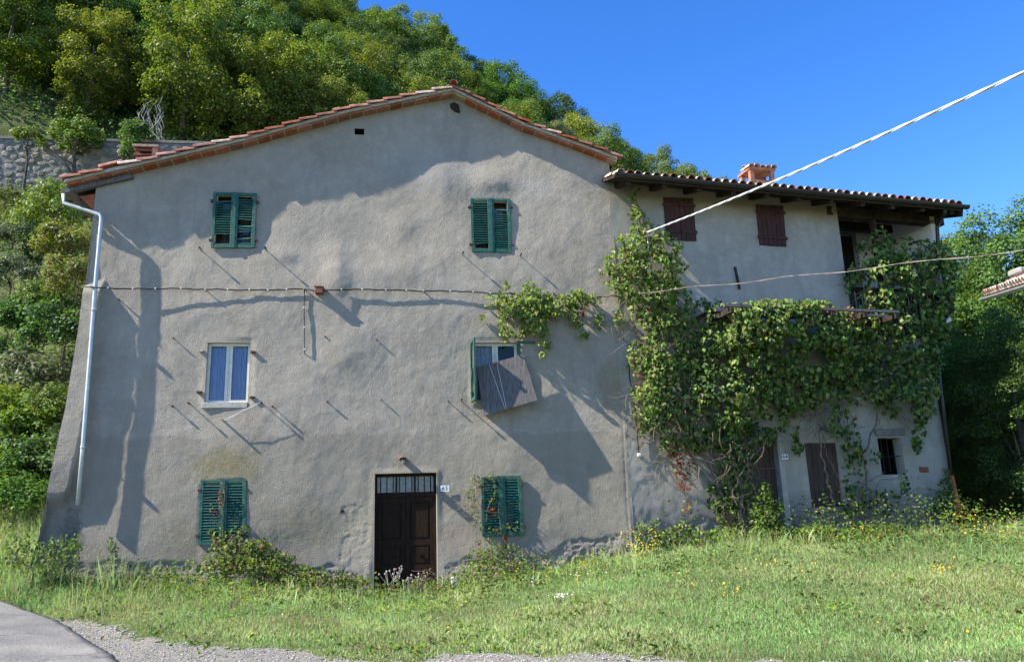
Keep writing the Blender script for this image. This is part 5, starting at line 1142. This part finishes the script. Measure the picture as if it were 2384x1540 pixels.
vine(v4, [(2205, 735, 20, 40, .05, .35, 1.6), (2190, 770, 26, 30, .1, .3, 1), (2030, 830, 40, 50, .1, .4, .9), (2050, 900, 34, 40, .1, .4, .8), (2180, 820, 20, 50, .1, .3, .8), (2170, 900, 20, 40, .1, .3, .8), (2050, 555, 26, 20, .1, .4, .8), (2010, 575, 14, 20, -.0, .2, .4), (2075, 585, 40, 26, .1, .6, 1.1), (2010, 635, 36, 24, .1, .4, .9), (1995, 670, 26, 26, .1, .3, .7), (2055, 630, 50, 34, .1, .7, 1.2), (2120, 625, 56, 36, .1, .7, 1.1), (2180, 610, 42, 44, .1, .6, 1.2), (2205, 650, 24, 50, .05, .4, 1.1), (2130, 680, 60, 36, .1, .6, 1.1), (2060, 690, 50, 36, .1, .7, 1.1), (2180, 700, 34, 40, .1, .4, 1), (2040, 740, 46, 36, .1, .6, 1), (2100, 740, 56, 40, .1, .7, 1.1), (2160, 750, 40, 30, .1, .4, .8), (2060, 790, 42, 34, .1, .6, 1), (2120, 800, 44, 40, .1, .6, .9), (2090, 850, 44, 36, .1, .5, .9), (2140, 860, 32, 40, .1, .4, .9), (2080, 910, 30, 36, .1, .4, .8), (2130, 915, 36, 36, .1, .5, .9), (2075, 955, 18, 16, .1, .3, .6), (2150, 960, 24, 26, .1, .4, .8), (2140, 1000, 13, 30, .1, .3, .8), (2135, 1035, 10, 20, .1, .2, .8), (2120, 560, 24, 10, .2, .4, .5), (2160, 570, 14, 10, .2, .3, .5)], mixd={'dark': .35}, size=.12, dens=1.45, thin=-.33)
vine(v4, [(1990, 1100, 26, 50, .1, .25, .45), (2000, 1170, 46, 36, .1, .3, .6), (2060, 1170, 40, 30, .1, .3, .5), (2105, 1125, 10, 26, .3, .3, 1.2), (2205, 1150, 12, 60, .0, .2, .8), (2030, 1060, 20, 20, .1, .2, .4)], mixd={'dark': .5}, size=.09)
for pts, w, a_, b_ in [([(2010, 1210), (2005, 1160), (2020, 1120), (2010, 1060), (2040, 980), (2060, 880), (2070, 780), (2060, 650)], .15, .03, .012), ([(1990, 1120), (2012, 1128), (2040, 1110), (2060, 1095)], .12, .012, .006), ([(2015, 1170), (2050, 1120), (2105, 1110), (2110, 1150)], .2, .008, .005)]:
    stem(v4, pts, w, a_, b_)
twigs(v4, [(1990, 560, 2200, 760), (2040, 760, 2160, 980)], 110, (.1, .6), L=70)
# pergola that carries the vine
pg = empty('pergola', R0.hit(1640, 712, .0), 'old timber pergola beams under the grape vine over the door', 'pergola')
u0_ = R0.uv(1668, 716, .5)[0]; u1_ = R0.uv(2040, 730, .5)[0]; zt = R0.uv(1700, 716, 1.0)[1]-.06
for u in np.linspace(u0_, u1_, 6): m = MB(); m.beam(P(u, -.05, zt), P(u, 1.15, zt-.03), .08, .1); m.build('rafter', MAT['timber'], pg)
for w_ in (.3, .7, 1.08): m = MB(); m.beam(P(u0_-.15, w_, zt+.085), P(u1_+.1, w_, zt+.085), .07, .06); m.build('batten', MAT['wood_grey'], pg)
m = MB(); m.rect(R0, R0.uv(1640, 714, .3)[0], R0.uv(1765, 716, .3)[0], zt+.117, zt+.15, .02, .42); m.build('weathered_plank', MAT['wood_grey'], pg)

# ------------------------------------------------------------------ plants at the foot of the walls
def leafy(name, blobs, label, cat, pal, mixd=None, size=.06, dens=1.5, stems=(), tw=0, red=None, frw=None):
    cx = blobs[0][0]; cy = max(b[1]+b[3] for b in blobs); fr = M0 if cx < 1440 else R0
    p = fr.hit(cx, cy, blobs[0][4]); t = empty(name, (p[0], p[1], gz(p[0], p[1])), label, cat); vine(t, blobs, pal=pal, mixd=mixd, size=size, dens=dens)
    if red: vine(t, red, pal='red', size=.05, mixd={'dry': .3})
    for s in stems: stem(t, s, .12, .008, .004, .015)
    if tw: twigs(t, [(b[0]-b[2], b[1]-b[3], b[0]+b[2], b[1]) for b in blobs[:4]], tw, (.05, .4), L=45, r=.004)
    return t
leafy('creeper_bush', [(560, 1290, 60, 28, .1, .6), (530, 1265, 38, 20, .05, .3), (600, 1275, 40, 20, .1, .5), (640, 1300, 40, 20, .1, .5), (520, 1315, 50, 24, .2, .6), (600, 1320, 70, 22, .3, .6), (690, 1330, 50, 16, .2, .5), (760, 1345, 50, 14, .2, .5), (820, 1355, 40, 14, .2, .5), (700, 1350, 60, 12, .4, .5), (510, 1240, 24, 12, .03, .15, .5), (560, 1235, 18, 10, .03, .12, .5)],
      'low creeper bush growing under the lower left green shutters towards the door', 'bush', 'olive', {'yellow': .3, 'dry': .14, 'dark': .2}, .07, 1.6, tw=60)
leafy('withered_creeper', [(515, 1150, 8, 35, .06, .05, .5), (500, 1190, 10, 25, .06, .04, .25)], 'dried reddish creeper strand on the lower left green shutters', 'creeper', 'dry', {'red': .3}, .05, 1.2, stems=[[(520, 1260), (518, 1200), (522, 1150), (517, 1115)]])
leafy('climbing_shrub', [(1108, 1120, 16, 14, .05, .2, .8), (1102, 1150, 16, 18, .05, .2, .5), (1100, 1180, 16, 20, .05, .2, .35), (1112, 1210, 12, 16, .05, .2, .3), (1148, 1110, 10, 12, .06, .1, .8), (1152, 1145, 8, 18, .06, .1, .5), (1148, 1165, 9, 8, .06, .1, .6), (1150, 1235, 30, 10, .06, .15, .5), (1200, 1225, 24, 12, .06, .15, .4), (1140, 1275, 36, 22, .05, .4, .8), (1180, 1290, 44, 24, .05, .5, .9), (1120, 1300, 36, 24, .1, .5, .9), (1160, 1320, 60, 18, .2, .6, 1), (1220, 1318, 40, 14, .1, .5, .9), (1100, 1340, 34, 18, .2, .5, .9)],
      'thin climbing shrub with a red leaf growing over the lower right green shutters', 'shrub', 'olive', {'green': .35, 'dry': .2, 'yellow': .15}, .055, 1.25,
      stems=[[(1115, 1330), (1118, 1250), (1132, 1200), (1150, 1150), (1148, 1105)], [(1168, 1300), (1170, 1240), (1160, 1190), (1155, 1140)], [(1180, 1300), (1172, 1250), (1150, 1215)], [(1110, 1300), (1108, 1220), (1098, 1160), (1108, 1110)]], tw=40, red=[(1147, 1188, 11, 7, .08, .06, 1.5), (1176, 1262, 7, 24, .08, .06, 1.2)])
leafy('ash_sapling', [(1780, 1140, 16, 18, .25, .3, .9), (1778, 1170, 24, 22, .25, .4, .9), (1785, 1205, 34, 26, .25, .5, 1.0), (1812, 1175, 10, 14, .3, .3, .7), (1760, 1190, 14, 20, .3, .3, .7), (1790, 1240, 44, 20, .3, .6, 1.0)], 'upright bright green sapling standing in front of the doorway numbered 64', 'sapling', 'yellow', {'green': .5}, .06, 2.8, stems=[[(1790, 1240), (1782, 1190), (1780, 1130)]])
leafy('elder_bush', [(1640, 1255, 40, 20, .2, .5), (1700, 1245, 40, 20, .2, .5), (1560, 1255, 34, 22, .1, .5, .8), (1590, 1235, 20, 20, .1, .3, .5)], 'low leafy weeds at the foot of the corner climber', 'bush', 'yellow', {'green': .4, 'dark': .15}, .075, 2.2)
leafy('bramble', [(1850, 1250, 50, 22, .3, .7), (1900, 1240, 44, 20, .3, .7), (1950, 1245, 44, 18, .3, .7), (2010, 1235, 44, 18, .3, .7), (2070, 1235, 44, 16, .3, .7, .9), (1880, 1275, 60, 18, .7, .8), (1800, 1280, 60, 20, .7, .8), (1970, 1265, 60, 16, .7, .8, .8)], 'bramble thicket along the foot of the attached house below the brown window', 'bush', 'yellow', {'green': .45, 'dark': .15}, .075, 2.0)
leafy('ivy_clump', [(2200, 1150, 16, 40, .1, .3), (2190, 1185, 22, 22, .1, .4)], 'dark ivy clump around the foot of the orange drainpipe', 'ivy', 'dark', {'green': .2}, .07, 1.6)
# stone stump right of the door
p0, p1 = M0.uv(1050, 1342, .25), M0.uv(1067, 1378, .25); t = empty('stone_block', M0.pt(p0[0], .2, 0), 'small upright pale stone block in the grass right of the dark door', 'stone')
m = MB(); m.rect(M0, p0[0], p1[0], -.1, p0[1], .12, .28); m.build('block', MAT['mortar'], t, bevel=.02)
# dry seed heads in front of the door
def dryweed(xs_, label, base_y, tops, col='dry'):
    p = G(xs_[0], base_y); t = empty('dry_weed', p, label, 'weed'); m = MB(); hd = []
    for x, (tx, ty) in zip(xs_, tops):
        A_ = M0.hit(x, base_y, .35); B_ = M0.hit(tx, ty, .4); A_[2] = gz(A_[0], A_[1]); mid_ = (A_+B_)/2+rng.normal(size=3)*.04; m.tube([A_, mid_, B_], .004, 4); hd.append(B_)
        for s in range(3):
            C_ = mid_+(B_-mid_)*rng.uniform(.2, .8)+np.array([rng.normal()*.07, rng.normal()*.05, .06]); m.tube([mid_, C_], .003, 3); hd.append(C_)
    m.build('stems', MAT['deadwood'], t)
    m = MB()
    for h in hd: m.tube([h-np.array([0, 0, .02]), h, h+np.array([0, 0, .025])], [.008, .022, .012], 6)
    m.build('seed_heads', MAT['copper_wire'], t, kind='stuff')
dryweed([905, 912, 920, 930], 'dry weed with round seed heads before the left door leaf', 1395, [(900, 1330), (918, 1325), (935, 1318), (925, 1350)])
dryweed([945, 955, 963, 940], 'dry weed with round seed heads before the middle of the door', 1400, [(950, 1345), (958, 1338), (975, 1335), (941, 1352)])
leafy('feathery_weed', [(985, 1360, 26, 20, .25, .3, 1), (995, 1340, 14, 16, .25, .2, .8), (960, 1380, 24, 14, .3, .3, 1), (1000, 1380, 24, 12, .3, .3, 1)], 'greyish feathery weed in front of the right door leaf', 'weed', 'grey', {'dry': .35}, .035, 2.2, tw=30)
leafy('nettle_plant', [(443, 1195, 12, 24, .3, .15, .9), (452, 1175, 6, 10, .3, .1, .8)] if False else [(258, 1265, 9, 18, .35, .15, .9), (262, 1290, 12, 22, .35, .2, 1)], 'single pale green nettle stalk at the wall foot left of the lower left shutters', 'plant', 'grey', {'green': .5}, .06, 1.6)
for k, (x, y, lab) in enumerate([(160, 1285, 'tall weed clump under the zinc downpipe'), (105, 1300, 'tall weed clump at the sloping left corner of the house'), (40, 1290, 'tall pale grass clump at the left edge above the road'), (1510, 1250, 'small green shrub at the wall foot left of the corner climber')]):
    leafy('weed_clump', [(x, y, 30, 34, .35, .5, 1), (x+18, y-24, 12, 22, .35, .3, .7), (x-14, y-14, 16, 26, .35, .3, .8)], lab, 'weeds', 'green', {'yellow': .35, 'grey': .2}, .055, 1.3)

# ------------------------------------------------------------------ grass
def blades(name, X, Y, hgt, wid, col, lean=.35, kind='stuff', zoff=-.01):
    n = len(X); Z = ground_z(X, Y)+zoff; a_ = rng.uniform(0, 2*math.pi, n); lx = rng.normal(size=n)*lean*hgt; ly = rng.normal(size=n)*lean*hgt
    B0 = np.stack([X-np.cos(a_)*wid/2, Y-np.sin(a_)*wid/2, Z], 1); B1 = np.stack([X+np.cos(a_)*wid/2, Y+np.sin(a_)*wid/2, Z], 1)
    m0 = np.stack([X+lx*.35-np.cos(a_)*wid*.4, Y+ly*.35-np.sin(a_)*wid*.4, Z+hgt*.6], 1); m1 = np.stack([X+lx*.35+np.cos(a_)*wid*.4, Y+ly*.35+np.sin(a_)*wid*.4, Z+hgt*.6], 1)
    T = np.stack([X+lx, Y+ly, Z+hgt], 1)
    V_ = np.stack([B0, B1, m1, T, m0], 1).reshape(-1, 3); b = np.arange(n)*5; c0 = np.array([2, -4, 0.0])
    Fc = np.stack([b, b+1, b+2, b+3, b+4], 1)
    return tag(link(name, npmesh(name, V_-c0, Fc, MAT['grass'], col), None, Matrix.Translation(Vector(c0))), kind=kind)
def gcol(n, X, Y, dry=.12):
    base = np.array([(.31, .43, .17), (.27, .39, .14), (.38, .47, .22), (.20, .31, .11)])[rng.integers(0, 4, n)]*rng.uniform(.8, 1.25, (n, 1))
    f = fbm(X*.8, Y*.8, 3, 301)[:, None]*.5+.5; f2 = np.clip(fbm(X*.45, Y*.7, 3, 305)[:, None]*1.4+.55, 0, 1); base = base*1.12*(.62+.66*f)*(np.array([.82, .95, .85])*(1-f2)+np.array([1.22, 1.10, 1.15])*f2); k = rng.random(n) < dry+.25*np.clip(fbm(X*1.1, Y*1.1, 3, 311), 0, 1)
    base[k] = np.array([(.30, .26, .13), (.36, .31, .18)])[rng.integers(0, 2, k.sum())]*rng.uniform(.8, 1.1, (k.sum(), 1)); return base
def sample(n, x0, x1, y0, y1, dens=None):
    X = rng.uniform(x0, x1, n); Y = rng.uniform(y0, y1, n); g = gravel_mask(X, Y)
    p = np.where(g > 0, .8*np.exp(-np.clip(g, 0, 9)*2.2)*np.clip(.5+1.6*fbm(X*2, Y*2, 2, 77),.08,1), 1.0); e = road_edge(Y)
    p = p*(X > e+.02)*(Y < np.where(X < -6.3, 30, -.02+np.where(X > 5.07, (X-5.07)*.087, 0)+np.where(X > 18, 20, 0)))
    if dens is not None: p = p*dens(X, Y)
    k = rng.random(n) < p; return X[k], Y[k]
X, Y = sample(520000, -9.6, 22, -8.6, 3.5, lambda x, y: np.clip(1.1-.035*np.clip(y+6, 0, 9)-.04*np.clip(x-10, 0, 12), .3, 1))
wallness = smooth((Y+2.4)/2.0)*.8; ht = rng.uniform(.03, .085, len(X))*(1+wallness*1.6*np.clip(.5+fbm(X*1.2, Y*1.2, 2, 401), 0, 1.5)); lf_ = smooth((-5.0-X)/1.5); ht = ht*(1+lf_*2.2)
mow = np.where(gravel_mask(X, Y) > -.5, .6, 1.0); ht = ht*mow
blades('grass', X, Y, ht, rng.uniform(.006, .012, len(X)), gcol(len(X), X, Y))
X, Y = sample(40000, -9.6, 20, -4.2, 3.5, lambda x, y: smooth((y+3.2)/2.5)*np.clip(.25+fbm(x*.9, y*.9, 3, 501)*1.2, 0, 1)+smooth((-5.5-x)/1)*.7)
blades('tall_grass', X, Y, rng.uniform(.14, .40, len(X))*(1+.9*smooth((-3.8-X)/1.2)), rng.uniform(.006, .013, len(X)), gcol(len(X), X, Y, .22), .3)
# broad-leaved weeds in the lawn
X, Y = sample(130000, -9.4, 20, -7.2, 2.5, lambda x, y: np.clip(.03+smooth((y+3.3)/2.4)*.8*np.clip(.45+fbm(x*.9, y*.9, 3, 601)*1.3, 0, 1)+np.clip(fbm(x*1.6, y*1.6, 3, 611)-.2, 0, .4), 0, 1))
n = len(X); hh = rng.uniform(.02, 1, n)**1.4*(.09+.40*smooth((Y+2.6)/2)*np.clip(.6+fbm(X*1.1, Y*1.1, 2, 621), .2, 1.4)); hh = hh*(1+1.6*smooth((X-4.0)/2)*smooth((Y+3.6)/1.8)); Z = ground_z(X, Y)+hh; c0 = np.array([2, -3, 0.3])
tag(link('meadow_weeds', leafmesh('meadow_weeds', np.stack([X, Y, Z], 1)-c0, rng.normal(size=(n, 3))*.55+np.array([-.25, -.3, .9]), rng.uniform(.025, .085, n), pick('green', n, {'yellow': .5, 'olive': .15, 'dry': .06})*(1.0+.9*np.clip(fbm(X*1.3, Y*1.3, 2, 651), -.6, 1))[:, None], MAT['vine_leaf'], asp=.6), None, Matrix.Translation(Vector(c0))), kind='stuff')
# flowers
def flowers(name, clusters, col, label, size=.028, stalk=True):
    Ps = []; 
    for px, py, rx, ry, n, h0, h1 in clusters:
        for k in range(n):
            p = G(px+rng.normal()*rx*.5, py+rng.normal()*ry*.5); 
            p[2] = gz(p[0], p[1])+rng.uniform(h0, h1); Ps.append(p)
    Ps = np.array(Ps); n = len(Ps); c0 = Ps.mean(0); V_ = []; Fc = []; C_ = []
    for i, p in enumerate(Ps):
        nn = unit(1)[0]*.5+np.array([-.2, -.5, .8]); nn /= np.linalg.norm(nn); t = np.cross(nn, [0, 0, 1.0]); t /= np.linalg.norm(t); b = np.cross(nn, t); s = size*rng.uniform(.7, 1.3); n0 = len(V_)
        for k in range(6): a_ = k*math.pi/3; V_.append(p+(t*math.cos(a_)+b*math.sin(a_))*s*.5-nn*.004)
        V_.append(p+nn*s*.15); 
        for k in range(6): Fc.append((n0+k, n0+(k+1) % 6, n0+6)); C_.append(np.array(col)*rng.uniform(.85, 1.1))
    return tag(link(name, npmesh(name, np.array(V_)-c0, np.array(Fc), MAT['petal'], np.array(C_)), None, Matrix.Translation(Vector(c0))), kind='stuff')
flowers('yellow_wildflowers', [(1490, 1300, 50, 30, 90, .15, .55), (1520, 1290, 30, 20, 30, .2, .5), (2300, 1250, 110, 50, 110, .1, .5), (2260, 1230, 50, 20, 40, .2, .6), (1350, 1340, 60, 24, 24, .05, .3), (1250, 1360, 60, 20, 14, .05, .2), (1700, 1385, 60, 18, 14, .04, .15), (2200, 1330, 40, 14, 20, .04, .12), (1170, 1350, 50, 12, 16, .05, .3), (1600, 1360, 100, 30, 14, .05, .15), (900, 1370, 60, 16, 20, .1, .3), (560, 1360, 90, 24, 12, .05, .2), (1800, 1340, 120, 30, 24, .1, .3), (700, 1480, 500, 16, 10, .03, .06), (2200, 1480, 200, 40, 8, .03, .06), (2000, 1270, 100, 14, 24, .2, .4)], (.75, .46, .02), '')
flowers('white_wildflowers', [(1310, 1395, 26, 7, 26, .05, .1), (1240, 1370, 20, 6, 12, .08, .14), (1190, 1300, 30, 14, 6, .3, .5), (1380, 1350, 80, 20, 12, .1, .2), (1560, 1290, 100, 24, 10, .1, .3), (2310, 1165, 24, 14, 30, .45, .8), (800, 1420, 300, 30, 14, .04, .08)], (.75, .70, .68), '', .022)
# loose gravel
n = 26000; X = rng.uniform(-6, 9, n); Y = rng.uniform(-9.2, -1.5, n); k = (gravel_mask(X, Y) > -.12+.15*rng.random(n)) & (X > road_edge(Y)-.6*rng.random(n)**4); X, Y = X[k], Y[k]; n = len(X)
oct_ = np.array([(1, 0, 0), (0, 1, 0), (-1, 0, 0), (0, -1, 0), (0, 0, .8), (0, 0, -.8)], float); of = np.array([(0, 1, 4), (1, 2, 4), (2, 3, 4), (3, 0, 4), (1, 0, 5), (2, 1, 5), (3, 2, 5), (0, 3, 5)])
s = rng.uniform(.005, .017, (n, 1, 1)); V_ = oct_[None]*rng.uniform(.6, 1.3, (n, 6, 1))*s; a_ = rng.uniform(0, 6.28, n); ca, sa = np.cos(a_)[:, None], np.sin(a_)[:, None]
vx = V_[..., 0]*ca-V_[..., 1]*sa; vy = V_[..., 0]*sa+V_[..., 1]*ca; V_ = np.stack([vx+X[:, None], vy+Y[:, None], V_[..., 2]+(ground_z(X, Y)+.018)[:, None]], -1).reshape(-1, 3)
Fc = (of[None]+(np.arange(n)*6)[:, None, None]).reshape(-1, 3); C_ = np.repeat(np.array([(.36, .35, .33)])*rng.uniform(.45, 1.35, (n, 1))*rng.uniform(.95, 1.05, (n, 3)), 8, 0); c0 = np.array([0, -6, 0.0])
MAT['pebble'] = leaf_mat('pebbles', 0, .9, .2, 0)
tag(link('gravel_stones', npmesh('gravel_stones', V_-c0, Fc, MAT['pebble'], C_), None, Matrix.Translation(Vector(c0))), kind='stuff')
print('objects', len(bpy.data.objects))
